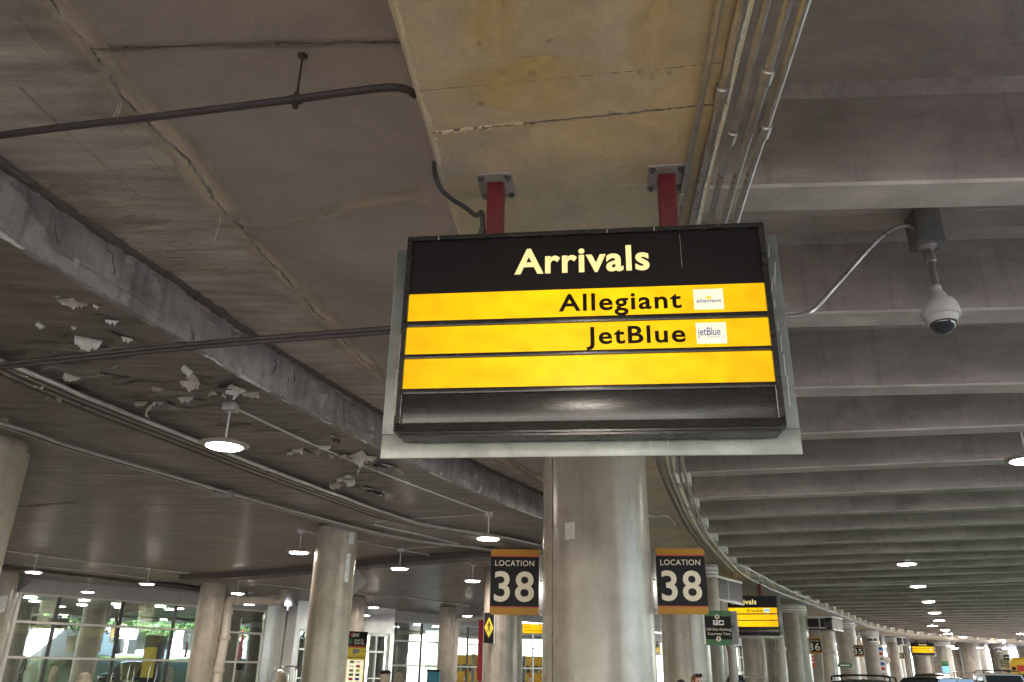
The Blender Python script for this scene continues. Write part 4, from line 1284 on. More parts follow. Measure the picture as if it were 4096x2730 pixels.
# ================================================================== LOCATION SIGNS
def rounded(x0, x1, z0, z1, r, y, corners=(1, 1, 1, 1), n=5):
    pts = []
    for (cx, cz, a0), on in zip([(x1 - r, z1 - r, 0), (x0 + r, z1 - r, 90), (x0 + r, z0 + r, 180), (x1 - r, z0 + r, 270)], corners):
        if on:
            pts += [(cx + r * math.cos(R(a0 + 90 * k / n)), y, cz + r * math.sin(R(a0 + 90 * k / n))) for k in range(n + 1)]
        else:
            pts.append({0: (x1, y, z1), 90: (x0, y, z1), 180: (x0, y, z0), 270: (x1, y, z0)}[a0])
    return pts
def location_sign(loc, num, label, side, rz, wd=.547, ht=.71, word=True):
    """loc: centre of the face"""
    t = thing('location_sign', (loc[0], loc[1], loc[2] - ht / 2), label, 'sign', 'location number signs on the columns', rz)
    x0, x1 = -wd / 2, wd / 2
    cs = (0, 1, 1, 0) if side < 0 else (1, 0, 0, 1)
    MB().prism(rounded(x0, x1, 0, ht, .03, .0, cs), (0, .012, 0)).build('panel', 'loc_black', t, smooth=20)
    MB().prism(rounded(x0, x1, .9 * ht, ht, .03, -.003, (cs[0], cs[1], 0, 0)), (0, .0028, 0)).build('top_band', 'loc_orange', t, smooth=20)
    MB().prism(rounded(x0, x1, 0, .108 * ht, .03, -.003, (0, 0, cs[2], cs[3])), (0, .0028, 0)).build('bottom_band', 'loc_orange', t, smooth=20)
    for z in (.885, .112):
        MB().box(x0, x1, -.003, -.0002, z * ht, (z + .012) * ht).build('red_line', 'loc_red', t, smooth=0)
    if word:
        lettering('LOCATION', x0 + .09 * wd, x0 + .90 * wd, .742 * ht, .828 * ht, -.002, 'text_cream', t, 'lettering', .006, 1.08, (0, .70))
    lettering(num, x0 + (.08 if side < 0 else .09) * wd, x0 + .90 * wd, .21 * ht, .655 * ht, -.002, 'text_cream', t, 'lettering', .016, 1.10, (0, .70))
    xb = x1 if side < 0 else x0
    b = MB()
    a, c = (xb, xb + .052) if side < 0 else (xb - .052, xb)
    b.box(a, c, -.006, .014, -.012 * ht, ht * 1.0, bev=.002)
    b.box(a if side > 0 else c - .006, a + .006 if side > 0 else c, .01, .10, -.012 * ht, ht)
    br = b.build('bracket', 'metal_panel', t)
    for z in (.93, .52, .06):
        MB().lathe([(.012, .0), (.012, .004), (.007, .007)], 10, T=Matrix.Translation(((a + c) / 2, -.006, z * ht)) @ Matrix.Rotation(R(90), 4, 'X')).build('screw', 'bolt', br)
    return t
qa = UY('z7', 355, 667, 9.36)
location_sign(qa, '38', 'black location 38 sign with orange bands, left of the thick column', -1, -.06)
qb = UY('z7', 1850, 660, 9.30)
location_sign(qb, '38', 'black location 38 sign with screwed steel bracket, right of the thick column', 1, -.13)
for n_, x, y, dist, num, wpx, hpx, s_, lb_ in [('c4', 1345, 832, 40.2, '36', 142, 168, 1, 'small location 36 sign on the right of its column'), ('c4', 1858, 893, 52.0, '35', 112, 122, 1, 'small location 35 sign right of the tall columns'),
                                               ('c5', 716, 655, 68, '33', 76, 66, 1, 'tiny location 33 sign near the fourth arrivals sign'), ('c5', 1340, 662, 80, '31', 70, 85, 1, 'tiny dark location sign left of the red wall'),
                                               ('c5', 2120, 680, 84, '30', 65, 62, 1, 'tiny dark location sign left of the yellow bus')]:
    q = UY(n_, x, y, dist)
    k_ = CROP[n_][2] / FPX * dist * 1.02
    if num in ('31', '30'):
        # too far off to read: a dark plate with orange bands and an unreadable pale line
        t = thing('location_sign', (q.x, q.y, q.z - hpx * k_ / 2), lb_, 'sign', 'location number signs on the columns', -.35)
        MB().box(-wpx * k_ / 2, wpx * k_ / 2, 0, .03, 0, hpx * k_, bev=.01).build('panel', 'loc_black', t)
        MB().box(-wpx * k_ * .3, wpx * k_ * .3, -.004, -.0005, hpx * k_ * .45, hpx * k_ * .6).build('pale_line', 'text_cream', t)
    else:
        location_sign(q, num, lb_, s_, -.30, wpx * k_, hpx * k_)

# ================================================================== FARTHER ARRIVALS SIGNS
q = UY('c4', 520, 250, 31.0)
S2, _ = arrivals_sign((q.x, q.y, q.z - 1.485), -.36, 'second arrivals sign with an Alaska row, behind the parking sign', None)
lettering('Arrivals', -.45, .42, Z(4.085), Z(4.262), -.1165, 'letters_lit', S2, 'lettering', .020, 1.07, (0, .70))
lettering('Alaska', .05, .60, Z(3.808), Z(3.925), -.1155, 'soft_black_ink', S2, 'lettering', .016, 1.18, (0, .70))
lg = MB().box(.66, .862, -.1155, -.1131, Z(3.785), Z(3.945)).build('logo_panel', 'sky_white', S2)
MB().box(.67, .852, -.1168, -.1157, Z(3.835), Z(3.90)).build('logo_band', 'alaska_blue', lg)
q = UY('c5', 440, 402, 74)
S3, _ = arrivals_sign((q.x - 1.1, q.y + .3, q.z - 1.2), -.55, 'third arrivals sign half hidden by a column', None)
S3.scale = (.8, .8, .8)
lettering('Arrivals', -.1, .55, Z(4.085), Z(4.262), -.1165, 'letters_lit', S3, 'lettering', .020, 1.07, (0, .70))
MB().box(.60, .80, -.1155, -.1131, Z(3.79), Z(3.93)).build('logo_panel', 'sky_white', S3)
q = UY('c5', 975, 480, 78)
S4, _ = arrivals_sign((q.x, q.y, q.z - 1.16), -.42, 'fourth arrivals sign, standing clear before the far columns', None)
S4.scale = (.80, .80, .78)
lettering('Arrivals', -.40, .42, Z(4.085), Z(4.262), -.1165, 'letters_lit', S4, 'lettering', .020, 1.07, (0, .70))
MB().box(.68, .862, -.1155, -.1131, Z(3.56), Z(3.70)).build('logo_panel', 'sky_white', S4)

# dark sign cabinets seen from the side
def cabinet(A, B, h, th, label, yellow=True, grp='dark sign cabinets under the beam'):
    A, B = Vector(A), Vector(B)
    L_ = (B - A).xy.length
    t = thing('sign_cabinet', (A.x, A.y, A.z - h), label, 'sign', grp, math.atan2((B - A).y, (B - A).x))
    MB().box(0, L_, 0, th, 0, h, bev=.02).build('cabinet', 'black_metal', t)
    for k in range(2):
        MB().box(.05 + k * L_ / 2, L_ / 2 - .03 + k * L_ / 2, -.006, .01, .06, h - .08).build('side_panel', 'black', t)
    MB().box(-.02, L_ + .02, -.03, th + .02, h - .05, h + .03, bev=.01).build('top_rail', 'white_conduit', t)
    MB().box(-.02, L_ + .02, -.03, .03, -.02, .03, bev=.005).build('bottom_rail', 'white_conduit', t)
    MB().box(L_ * .5 - .025, L_ * .5 + .015, -.012, .0, .03, h - .05).build('divider', 'white_conduit', t)
    if yellow:
        MB().box(.05, L_ - .05, .035, th - .05, -.012, .004).build('light_strip', 'panel_yellow', t)
    for x in ((.25 * L_, .75 * L_) if yellow else ()):
        MB().box(x - .04, x + .04, th * .4, th * .6, h, SOF - (A.z - h) + .02).build('hanger_post', 'red', t)
    return t
A = U('c4', 150, 5, 4.55); B = U('c4', 485, 90, 4.55)
cabinet(A, B, .72, .12, 'dark sign cabinet seen from its end, right of the right location 38 sign')
A = UY('c4', 1545, 492, 40); B = UY('c4', 1670, 530, 41.5)
cabinet((A.x, A.y, A.z), (B.x, B.y, B.z), .58, 1.2, 'dark sign cabinet with two grey end panels above the location 36 sign', False)
A = UY('c4', 1255, 488, 40.5); B = UY('c4', 1540, 492, 40.1)
cabinet((A.x, A.y + .0, A.z - .05), (B.x, B.y, A.z - .05), .48, .5, 'long dark cabinet side joining the two grey end panels', False)
q = UY('c4', 1780, 590, 55); cabinet(q, q + Vector((.5, .3, 0)), .7, .2, 'dark cabinet edge right of the location 35 column', False)
q = UY('c5', 255, 405, 56); cabinet(q, q + Vector((.55, .1, 0)), .27, .3, 'small dark box on the column before the third arrivals sign', False)
q = UY('c5', 660, 405, 70); cabinet(q, q + Vector((.66, .2, 0)), .6, .3, 'dark cabinet above the location 33 sign', False)
q = UY('c5', 1972, 545, 78); cabinet(q, q + Vector((.5, .1, 0)), .32, .2, 'small dark plate high on the far pale column', False)

# ================================================================== OTHER SIGNS
# pedestrian sign
q = UY('z7', 125, 1080, 27.2)
t = thing('pedestrian_sign', (q.x, q.y, q.z - .46), 'black plate with a yellow walking person diamond, left of a column', 'sign', None, .25)
MB().box(-.16, .16, 0, .02, 0, .92, bev=.006).build('panel', 'black', t)
MB().prism([(0, -.004, .16), (.15, -.004, .46), (0, -.004, .78), (-.15, -.004, .46)], (0, .003, 0)).build('diamond', 'yellow', t, smooth=0)
m = MB()
m.lathe([(.022, 0), (.022, .003)], 12, T=Matrix.Translation((.0, -.0045, .64)) @ Matrix.Rotation(R(90), 4, 'X'))
m.prism([(-.025, -.0075, .61), (.022, -.0075, .61), (.024, -.0075, .48), (-.02, -.0075, .48)], (0, .003, 0))
m.prism([(-.018, -.0075, .48), (.004, -.0075, .48), (-.03, -.0075, .34), (-.05, -.0075, .34)], (0, .003, 0))
m.prism([(.002, -.0075, .48), (.024, -.0075, .48), (.045, -.0075, .34), (.024, -.0075, .34)], (0, .003, 0))
m.prism([(-.025, -.0075, .60), (-.018, -.0075, .58), (-.055, -.0075, .50), (-.065, -.0075, .51)], (0, .003, 0))
m.prism([(.02, -.0075, .60), (.016, -.0075, .57), (.05, -.0075, .50), (.06, -.0075, .515)], (0, .003, 0))
m.build('walking_figure', 'black', t, smooth=0)
MB().box(.16, .20, .0, .04, .0, .92).build('bracket', 'white_conduit', t)
# off-site parking sign and the blank plate behind it
q = UY('z7', 2180, 1080, 20.7)
t = thing('parking_sign', (q.x, q.y, q.z - .40), 'green and black sign for off site parking courtesy vans, right of a column', 'sign', None, -.22)
MB().prism(rounded(-.315, .315, 0, .80, .03, 0), (0, .015, 0)).build('panel', 'loc_black', t, smooth=20)
for z0, z1, cc in ((0, .135, (0, 0, 1, 1)), (.665, .80, (1, 1, 0, 0))):
    MB().prism(rounded(-.315, .315, z0, z1, .03, -.003, cc), (0, .0028, 0)).build('green_band', 'green', t, smooth=20)
for z in (.655, .145):
    d_ = MB().lathe([(.058, 0), (.058, .003)], 20, T=Matrix.Translation((-.01, -.0035, z)) @ Matrix.Rotation(R(90), 4, 'X')).build('arrow_disc', 'text_cream', t, smooth=20)
    m = MB(); y_ = -.0082
    m.prism([(-.01, y_, z + .042), (-.045, y_, z + .002), (-.02, y_, z + .002), (-.02, y_, z - .038), (0, y_, z - .038), (0, y_, z + .002), (.025, y_, z + .002)], (0, .0012, 0))
    m.build('arrow', 'loc_black', d_, smooth=0)
for x0, kind in ((-.115, 'P'), (.02, 'van')):
    ic = MB().prism(rounded(x0, x0 + .12, .46, .575, .012, -.003), (0, .0025, 0)).build('symbol_tile', 'text_white', t, smooth=20)
    if kind == 'P':
        lettering('P', x0 + .035, x0 + .09, .475, .56, -.0042, 'blue_ink', ic, 'lettering', .03, 1, (0, .70))
    else:
        m = MB()
        m.prism([(x0 + .015, -.0062, .49), (x0 + .105, -.0062, .49), (x0 + .105, -.0062, .525), (x0 + .085, -.0062, .55), (x0 + .04, -.0062, .55), (x0 + .03, -.0062, .52), (x0 + .015, -.0062, .515)], (0, .002, 0))
        m.build('van_symbol', 'loc_black', ic, smooth=0)
lettering('Off-Site Parking', -.29, .30, .335, .395, -.002, 'text_cream', t, 'lettering', .010, 1.05, (0, .70))
lettering('Courtesy Vans', -.265, .275, .235, .295, -.002, 'text_cream', t, 'lettering', .010, 1.05, (0, .70))
MB().box(-.36, -.318, .0, .03, .02, .78).build('bracket', 'white_conduit', t)
q2 = UY('z7', 2292, 1080, 21.0)
t = thing('blank_sign', (q2.x - .12, q2.y, q2.z - .39), 'blank grey back of a sign plate beside the green parking sign', 'sign', None, -.5)
MB().prism(rounded(-.30, .30, 0, .78, .04, 0), (0, .012, 0)).build('plate', 'box_light', t, smooth=20)
MB().lathe([(.02, 0), (.02, .004)], 12, T=Matrix.Translation((.18, -.001, .42)) @ Matrix.Rotation(R(90), 4, 'X')).build('bolt_hole', 'black', t)
# diamond plates seen from the back
def diamond(q, hd, label, rz):
    t = thing('diamond_sign', (q.x, q.y, q.z - hd), label, 'sign', 'diamond signs seen from the back', rz)
    r_ = .05
    pts = []
    for a0, cx, cz in ((45, hd - r_ * 1.41, hd), (135, 0, 2 * hd - r_ * 1.41), (225, -hd + r_ * 1.41, hd), (315, 0, r_ * 1.41)):
        for k in range(6):
            a = R(a0 - 90 + 90 * k / 5)
            pts.append((cx + r_ * math.cos(a), 0, cz + r_ * math.sin(a)))
    MB().prism(pts, (0, .01, 0)).build('plate', 'fascia', t, smooth=20)
    MB().box(-.03, .03, -.03, -.001, .1, 2 * hd - .1).build('back_strap', 'box_light', t)
diamond(UY('c3', 500, 702, C2.y + .62), .55, 'grey back of a diamond sign sticking out behind the torn paper column', -.1)
diamond(UY('z5', 165, 652, 33.4), .55, 'beige lit back of a diamond sign behind the leftmost terminal column', .1)
# red notice and red banner left of the pedestrian sign
q = UY('z6', 2092, 1020, 40)
t = thing('hanging_banner', (q.x, q.y, q.z - 2.6), 'tall red banner with a notched foot, left of the pedestrian sign', 'banner', None, .35)
k_ = .4464 / FPX * 40.5
h_ = 455 * k_
MB().prism([(-30 * k_, 0, 2.6), (-30 * k_, 0, 2.6 - h_), (-5 * k_, 0, 2.6 - h_ - .1), (0, 0, 2.6 - h_ + .04), (15 * k_, 0, 2.6 - h_ - .06), (28 * k_, 0, 2.6 - h_), (28 * k_, 0, 2.6)], (0, .22, 0)).build('cloth', 'banner_red', t, smooth=0)
MB().box(-34 * k_, 32 * k_, -.02, .24, 2.58, 2.66).build('top_bar', 'red_wall', t)
q = UY('z7', 120, 1280, 38)
t = thing('notice_board', (q.x, q.y, q.z - .45), 'small red notice board reading 19 beside the red banner', 'sign', None, .2)
MB().box(-.16, .16, 0, .03, 0, .9, bev=.008).build('panel', 'banner_red', t)
lettering('19', -.11, .11, .52, .72, -.002, 'text_white', t, 'lettering', .01, 1.0, (0, .70))
MB().box(-.14, .14, -.003, -.0005, .08, .10).build('white_rule', 'text_white', t)
# rental car kiosk
q = UY('c3', 605, 1130, 37)
t = thing('information_kiosk', (q.x, q.y, 0), 'black and yellow kiosk for the rental car shuttle, right of a column', 'kiosk', None, .22)
KH = q.z
k_ = .4657 / FPX * 37.3
KW = 150 * k_
MB().box(-KW / 2 - .06, KW / 2 + .03, 0, .8, 0, KH, bev=.02).build('body', 'black', t)
z = lambda y: KH - (y - 1130) * k_
MB().box(-KW / 2, KW / 2, -.012, .01, z(1248), z(1237)).build('red_line', 'banner_red', t, smooth=0)
MB().box(-KW / 2, KW / 2, -.012, .01, z(1322), z(1250)).build('yellow_panel', 'yellow', t, smooth=0)
bp = MB()
bp.prism([(-.13, -.016, z(1302)), (-.155, -.016, z(1275)), (-.12, -.016, z(1260)), (.14, -.016, z(1266)), (.16, -.016, z(1275)), (.15, -.016, z(1284)), (-.02, -.016, z(1300))], (0, .003, 0))
bp.build('bus_picture', 'box_grey', t, smooth=0)
MB().box(-KW / 2, KW / 2, -.012, .01, .9, z(1327)).build('yellow_board', 'yellow', t, smooth=0)
wb = MB().box(-KW / 2 + .06, KW / 2 - .05, -.016, -.0121, z(1545), z(1342)).build('white_panel', 'sky_white', t, smooth=0)
lettering('BWI', -.20, .06, z(1172), z(1145), -.0012, 'text_white', t, 'lettering', .02, 1.0, (0, .70))
MB().box(-.29, -.21, -.003, -.0003, z(1172), z(1145)).build('red_emblem', 'loc_red', t, smooth=0)
lettering('Rental Car', -.10, .29, z(1204), z(1186), -.0012, 'text_white', t, 'lettering', .012, 1.0, (0, .70))
lettering('Shuttle Stop', -.12, .31, z(1226), z(1208), -.0012, 'text_white', t, 'lettering', .012, 1.0, (0, .70))
MB().prism(rounded(-.34, -.19, z(1226), z(1184), .02, -.004), (0, .0035, 0)).build('car_symbol', 'green', t, smooth=20)
lettering('to all terminals', -.28, .28, z(1316), z(1310), -.0135, 'soft_black_ink', t, 'lettering', .01, 1.0)
cols = ['box_grey', 'loc_red', 'blue_ink', 'loc_red', 'box_grey', 'yellow', 'green', 'green', 'banner_red', 'blue_ink', 'green', 'text_cream']
for k in range(12):
    cx = -.14 if k % 2 == 0 else .13
    zz = z(1358 + (k // 2) * 31)
    if k in (1, 2):
        lettering('AVIS' if k == 1 else 'Fleet', cx - .08, cx + .08, zz - .04, zz + .04, -.0175, cols[k], wb, 'lettering', .01, 1.0)
        continue
    MB().box(cx - .085, cx + .085, -.0195, -.0163, zz - .05, zz + .05).build('logo_tile', cols[k], wb, smooth=0)
MB().box(-KW / 2 - .07, -KW / 2 - .06, .05, .75, .9, z(1250)).build('side_panel', 'yellow', t, smooth=0)
# yellow direction banner over the doors
q = UY('z7', 425, 1082, 44); q2 = UY('z7', 640, 1078, 44)
t = thing('direction_sign', (q.x, q.y, q.z - .25), 'long yellow direction banner over the doors, left behind the thick column', 'sign', None, 0)
L_ = (q2 - q).length + 1.5
MB().box(0, L_, 0, .12, -.02, .48, bev=.01).build('cabinet', 'black_metal', t)
MB().box(.01, L_ - .01, -.006, .005, .0, .44).build('yellow_panel', 'panel_yellow', t, smooth=0)
lettering('Parking Lots, Shuttle Buses, Taxis', .14, L_ - .2, .07, .18, -.0072, 'soft_black_ink', t, 'lettering', .01, 1.0)
lettering('Exit to', .06, .42, .26, .35, -.0072, 'soft_black_ink', t, 'lettering', .01, 1.0)
# far green and white street signs by the bus
q = UY('c9', 1785, 800, 62)
t = thing('street_notice', (q.x, q.y, q.z - .28 - 1.9), 'small green notice over a pinkish one on a post, left of the yellow bus', 'sign', None, -.4)
MB().box(-.42, .42, 0, .03, 1.9, 2.42, bev=.01).build('green_panel', 'green', t)
MB().box(-.42, .42, 0, .03, 1.42, 1.88, bev=.01).build('pale_panel', 'text_cream', t)
for k in range(4):
    MB().box(-.34, .34, -.004, -.0005, 1.96 + k * .115, 2.01 + k * .115).build('text_rule', 'text_white', t, smooth=0)
MB().tube([(0, .05, -.3), (0, .05, 2.4)], .03, 8).build('post', 'galv', t)
q = UY('c5', 440, 760, 48)
t = thing('notice_board', (q.x, q.y, q.z - .5), 'white notice panel with red and blue blocks between far columns', 'sign', None, -.3)
MB().box(-.13, .13, 0, .04, 0, 1.5).build('panel', 'text_white', t)
for k, c_ in enumerate(['banner_red', 'blue_ink', 'box_grey', 'banner_red', 'blue_ink']):
    MB().box(-.10, .10, -.004, -.0005, .15 + k * .26, .30 + k * .26).build('printed_block', c_, t, smooth=0)
q = UY('c5', 1290, 800, 70)
t = thing('shelter_panel', (q.x, q.y, q.z - .2), 'teal and blue poster panel on the far pale column', 'sign', None, -.4)
MB().box(-.26, .26, 0, .05, -.3, .6, bev=.01).build('panel', 'alaska_blue', t)
MB().box(-.27, .27, -.01, .04, .22, .62, bev=.01).build('top_panel', 'green', t)
q = UY('c4', 1312, 985, 42)
t = thing('red_notice', (q.x, q.y, q.z - .4), 'small bright red notice under the location 36 sign', 'sign', None, -.2)
MB().box(-.15, .15, 0, .02, 0, .8, bev=.006).build('panel', 'loc_red', t)
for k in range(3):
    MB().box(-.1, .1, -.003, -.0004, .2 + k * .17, .26 + k * .17).build('text_rule', 'text_white', t, smooth=0)
q = UY('c4', 1700, 1066, 47.5)
t = thing('green_plate', (q.x, q.y, q.z - .1), 'small green plate on the location 35 column', 'sign', None, -.35)
MB().box(-.36, .36, -.8, -.78, 0, .2, bev=.004).build('panel', 'green', t)
MB().box(-.25, .25, -.803, -.8005, .07, .12).build('text_rule', 'text_white', t, smooth=0)

# ================================================================== TERMINAL BUILDING
term = thing('terminal_building', (FA.x, FA.y, 0), 'glass fronted terminal with grey fascia and white transoms behind the columns', 'building')
def fbox(b, s0, s1, z0, z1, o0, o1, mi=0):
    P = [FW(s, z, o) for z in (z0, z1) for s, o in ((s0, o0), (s1, o0), (s1, o1), (s0, o1))]
    return b.add([q - FA for q in P], [(0, 3, 2, 1), (4, 5, 6, 7), (0, 1, 5, 4), (1, 2, 6, 5), (2, 3, 7, 6), (3, 0, 4, 7)], mi)
def fpart(name, m, boxes, parent=term):
    b = MB()
    for bx in boxes: fbox(b, *bx)
    return b.build(name, m, parent, smooth=0)
for a, c in ((-74, -40), (-40, -12), (-12, -3.2), (-3.2, .9), (.9, 3.9), (3.9, 6.6), (6.6, 9.6), (9.6, 12.6)):
    fpart('fascia', 'fascia', [(a + .01, c - .01, 4.27, SOF - .004, -.12, .02)])
for a, c in ((19.8, 22.4), (22.4, 25.0), (25.0, 28.2), (28.2, 32)):
    fpart('fascia', 'fascia', [(a + .01, c - .01, 4.27, SOF - .004, -.12, .02)])
fpart('sill_wall', 'fascia', [(-74, 12.6, 0, .45, -.2, 0), (19.8, 32, 0, .45, -.2, 0)])
fpart('wall', 'fascia', [(-74, -.5, .45, 4.27, -.2, -.02)])
TR = [(.45, .52), (1.74, 1.83), (3.10, 3.19), (4.20, 4.275)]
def window(s0, s1, mull, white_end=True, extra=()):
    fr = fpart('window', 'mullion', [(s0, s1, z0, z1, -.06, .05) for z0, z1 in TR] + [(s0 - .13, s0, .45, 4.275, -.08, .06), (s1, s1 + .1, .45, 4.275, -.08, .06)] + [(e, e + .05, .52, 3.1, -.05, .04) for e in extra])
    for k in mull:
        fpart('mullion', 'mullion_dark', [(k - .07, k + .07, z0, z1, -.10, .03) for z0, z1 in ((.52, 1.74), (1.83, 3.10), (3.19, 4.2))], fr)
    fpart('pane', 'glass', [(s0, s1, .5, 4.22, -.012, -.002)], fr)
    return fr
window(-.30, 11.45, (1.21, 3.99, 6.54, 9.05), extra=(10.1,))
window(19.85, 24.6, (20.65, 22.8))
window(25.9, 28.15, (27.0,))
# steel piers and the projecting door vestibule
fpart('steel_pier', 'metal_panel', [(11.58, 12.75, 0, 1.95, -.3, .02), (11.58, 12.75, 1.96, 3.3, -.3, .022), (11.58, 12.75, 3.31, 4.6, -.3, .021)])
V0, V1, VO = 12.8, 19.7, .9
vest = fpart('door_vestibule', 'metal_panel', [(V0 + k * 1.15, V0 + 1.14 + k * 1.15, z0, z1, -.1, VO) for k in range(6) for z0, z1 in ((3.45, 4.13), (4.14, SOF - .004))])
fpart('side_pier', 'metal_panel', [(V0 - .02, V0 + .28, 0, 3.44, -.1, VO + .01)], vest)
fpart('side_pier', 'metal_panel', [(V1 - .3, V1 + .02, 0, 3.44, -.1, VO + .01)], vest)
fpart('door_frame', 'aluminium', [(V0 + .3, V1 - .3, 3.30, 3.44, VO - .2, VO - .04)] + [(V0 + .3 + k * .89, V0 + .38 + k * .89, 0, 3.3, VO - .18, VO - .05) for k in range(8)] + [(V0 + .3, V1 - .3, 2.42, 2.52, VO - .18, VO - .05), (V0 + .3, V1 - .3, 1.05, 1.12, VO - .17, VO - .06)], vest)
fpart('door_pane', 'glass', [(V0 + .3, V1 - .3, .02, 3.3, VO - .125, VO - .115)], vest)
# inside the terminal
fpart('inner_wall', 'interior', [(-6, 32, 0, 4.6, -9.2, -9.0)])
fpart('inner_floor', 'pave', [(-6, 32, .0, .03, -9.0, -.2)])
fpart('inner_ceiling', 'fascia', [(-6, 32, 4.3, 4.4, -9.0, -.2)])
for s_ in (1.6, 5.2, 8.6):
    b = MB()
    P = [FW(s_ - .2, 3.05, -1.6), FW(s_ + 2.0, 3.05, -1.6), FW(s_ + .6, .9, -1.6), FW(s_ + .2, .9, -1.6)]
    b.prism([q - FA for q in P], -FN * .25)
    b.build('sloped_panel', 'cream', term, smooth=0)
fpart('cream_band', 'cream', [(.2, 11, 2.75, 3.08, -2.3, -2.1)])
for s_ in (2.6, 7.4, 11, 21.5, 26.5):
    b = MB(); q = FW(s_, 0, -4.5) - FA
    b.lathe([(.35, 0), (.35, 4.3)], 20, q)
    b.build('inner_column', 'cream2', term)
fpart('counter', 'blue_dark', [(6.8, 8.3, 0, 2.6, -3.6, -3.2), (9.5, 10.6, 0, 2.2, -5.2, -4.7)])
for s_, o_ in [(1.0, -2.5), (3.2, -2.2), (5.2, -3.2), (7.0, -2.4), (8.6, -4.4), (2.2, -5.2), (4.6, -5.6), (6.4, -5.4), (9.4, -2.6), (21, -2.5), (23, -3.5), (24.5, -2.2), (27, -3)]:
    b = MB(); b.lathe([(.22, -.02), (.22, .03)], 20, FW(s_, 4.27, o_) - FA)
    b.build('inner_lamp', 'lens_on', term)
# the far run of the terminal, turning with the road
for A, B, lb_ in (((-1.2, 60.5), (6.2, 67.0), 'a'), ((6.2, 67.0), (18.4, 79), 'b'), ((18.4, 79), (37, 94), 'c'), ((37, 94), (64, 108), 'd')):
    A, B = Vector((*A, 0)), Vector((*B, 0))
    d = (B - A).normalized(); n_ = Vector((d.y, -d.x, 0)); L_ = (B - A).length
    t = thing('terminal_wing', A, {'a': 'nearest glazed wing of the terminal, just past the yellow direction banner', 'b': 'glazed terminal wing behind the second arrivals sign', 'c': 'glazed terminal wing behind the location 33 sign', 'd': 'farthest glazed terminal wing behind the red wall and yellow bus'}[lb_], 'building', None, math.atan2(d.y, d.x))
    MB().box(0, L_, .0, .2, 0, .5).build('sill_wall', 'fascia', t, smooth=0)
    MB().box(0, L_, -.02, .2, 4.27, SOF - .004).build('fascia', 'fascia', t, smooth=0)
    fr = MB()
    for z0, z1 in TR: fr.box(0, L_, -.05, .05, z0, z1)
    k = 0
    while k * 2.1 < L_:
        fr.box(k * 2.1, k * 2.1 + .09, -.06, .04, .5, 4.27); k += 1
    w_ = fr.build('window', 'mullion', t, smooth=0)
    MB().box(0, L_, .0, .012, .5, 4.25).build('pane', 'glass', w_, smooth=0)
    MB().box(0, L_, 5, 5.2, 0, 4.5).build('inner_wall', 'interior', t, smooth=0)
    MB().box(0, L_, .2, 5, 4.3, 4.4).build('inner_ceiling', 'fascia', t, smooth=0)
q = UY('c5', 1540, 700, 88)
t = thing('red_wall', (q.x, q.y, 0), 'dark red shiny wall among the far columns, left of the yellow bus', 'wall', None, -.2)
MB().box(-2.2, 2.2, 0, .3, 0, 4.85).build('panel', 'red_wall', t, smooth=0)
MB().box(-2.3, -2.2, -.02, .32, 0, 4.85).build('edge_trim', 'fascia', t, smooth=0)

wl = MB()  # wall added out of view to keep light off the rib fronts
w0, w1 = edge_off(DW + .4, -.2, 0, near_edge(-8), 4), edge_off(DW + .4, 6.0, 0, near_edge(-8), 4)
w2, w3 = edge_off(DW + .8, 6.0, 0, near_edge(-8), 4), edge_off(DW + .8, -.2, 0, near_edge(-8), 4)
tag(wl.grid([w0, w1, w2, w3]).build('garage_wall', 'rib', None, smooth=0), 'long concrete garage wall along the far kerb, beside the viewer', 'wall', None, 'thing')
# ================================================================== DRAIN PIPES
def drain(pts, r, label, m='pvc', sockets=(), grp='drain pipes by the columns'):
    pts = [Vector(q) for q in pts]
    t = thing('drain_pipe', (pts[-1].x, pts[-1].y, 0), label, 'pipe', grp)
    sm = []
    for i, q in enumerate(pts):
        if 0 < i < len(pts) - 1:
            a, c = (pts[i - 1] - q), (pts[i + 1] - q)
            e = min(.22, a.length * .4, c.length * .4)
            a.normalize(); c.normalize()
            for k in range(7):
                u = k / 6
                sm.append(q + a * e * (1 - u) ** 2 + c * e * u ** 2)
        else:
            sm.append(q)
    MB().tube(rel(sm, t), r, 14).build('pipe_run', m, t)
    for k, f in sockets:
        q = pts[k] + (pts[k + 1] - pts[k]) * f
        d = (pts[k + 1] - pts[k]).normalized()
        MB().tube(rel([q - d * .1, q - d * .09, q + d * .09, q + d * .1], t), [r, r * 1.22, r * 1.22, r], 14).build('socket', m, t)
    return t
D5 = C5.y + .2
drain([UY('c6', 1412, 285, 38.0), UY('c6', 1405, 470, 37.8), UY('c6', 1300, 500, 37.5), UY('c6', 760, 485, D5 + .3), UY('c6', 690, 500, D5 + .2), UY('c6', 655, 960, D5), UY('c6', 560, 1440, D5 - .1), UY('c6', 545, 1600, D5 - .1), Vector((*UY('c6', 540, 1640, D5 - .1).xy, 0))], .22 * .9,
      'thick drain pipe running level under the slab, then down beside a speckled column', 'pvc', ((1, .35), (2, .08), (2, .95), (4, .35), (5, .05), (5, .93)))
drain([UY('c6', 650, 520, D5 + .1), UY('c6', 640, 700, D5), UY('c6', 615, 900, D5), UY('c6', 600, 960, D5)], .07, 'thin grey pipe strapped along the speckled column edge', 'galv')
D7 = 47.5
drain([UY('z6', 2100, 900, 50), UY('z6', 2100, 990, 50), UY('z6', 1880, 1000, D7 + .5), UY('z6', 1850, 1010, D7), UY('z6', 1845, 1110, D7), UY('z6', 1828, 1480, D7), UY('z6', 1826, 1530, D7), Vector((*UY('z6', 1824, 1560, D7).xy, 0))], .17,
      'drain pipe with a level run, right of the grey beige terminal column', 'pvc', ((1, .6), (3, .5), (4, .05), (5, .9)))
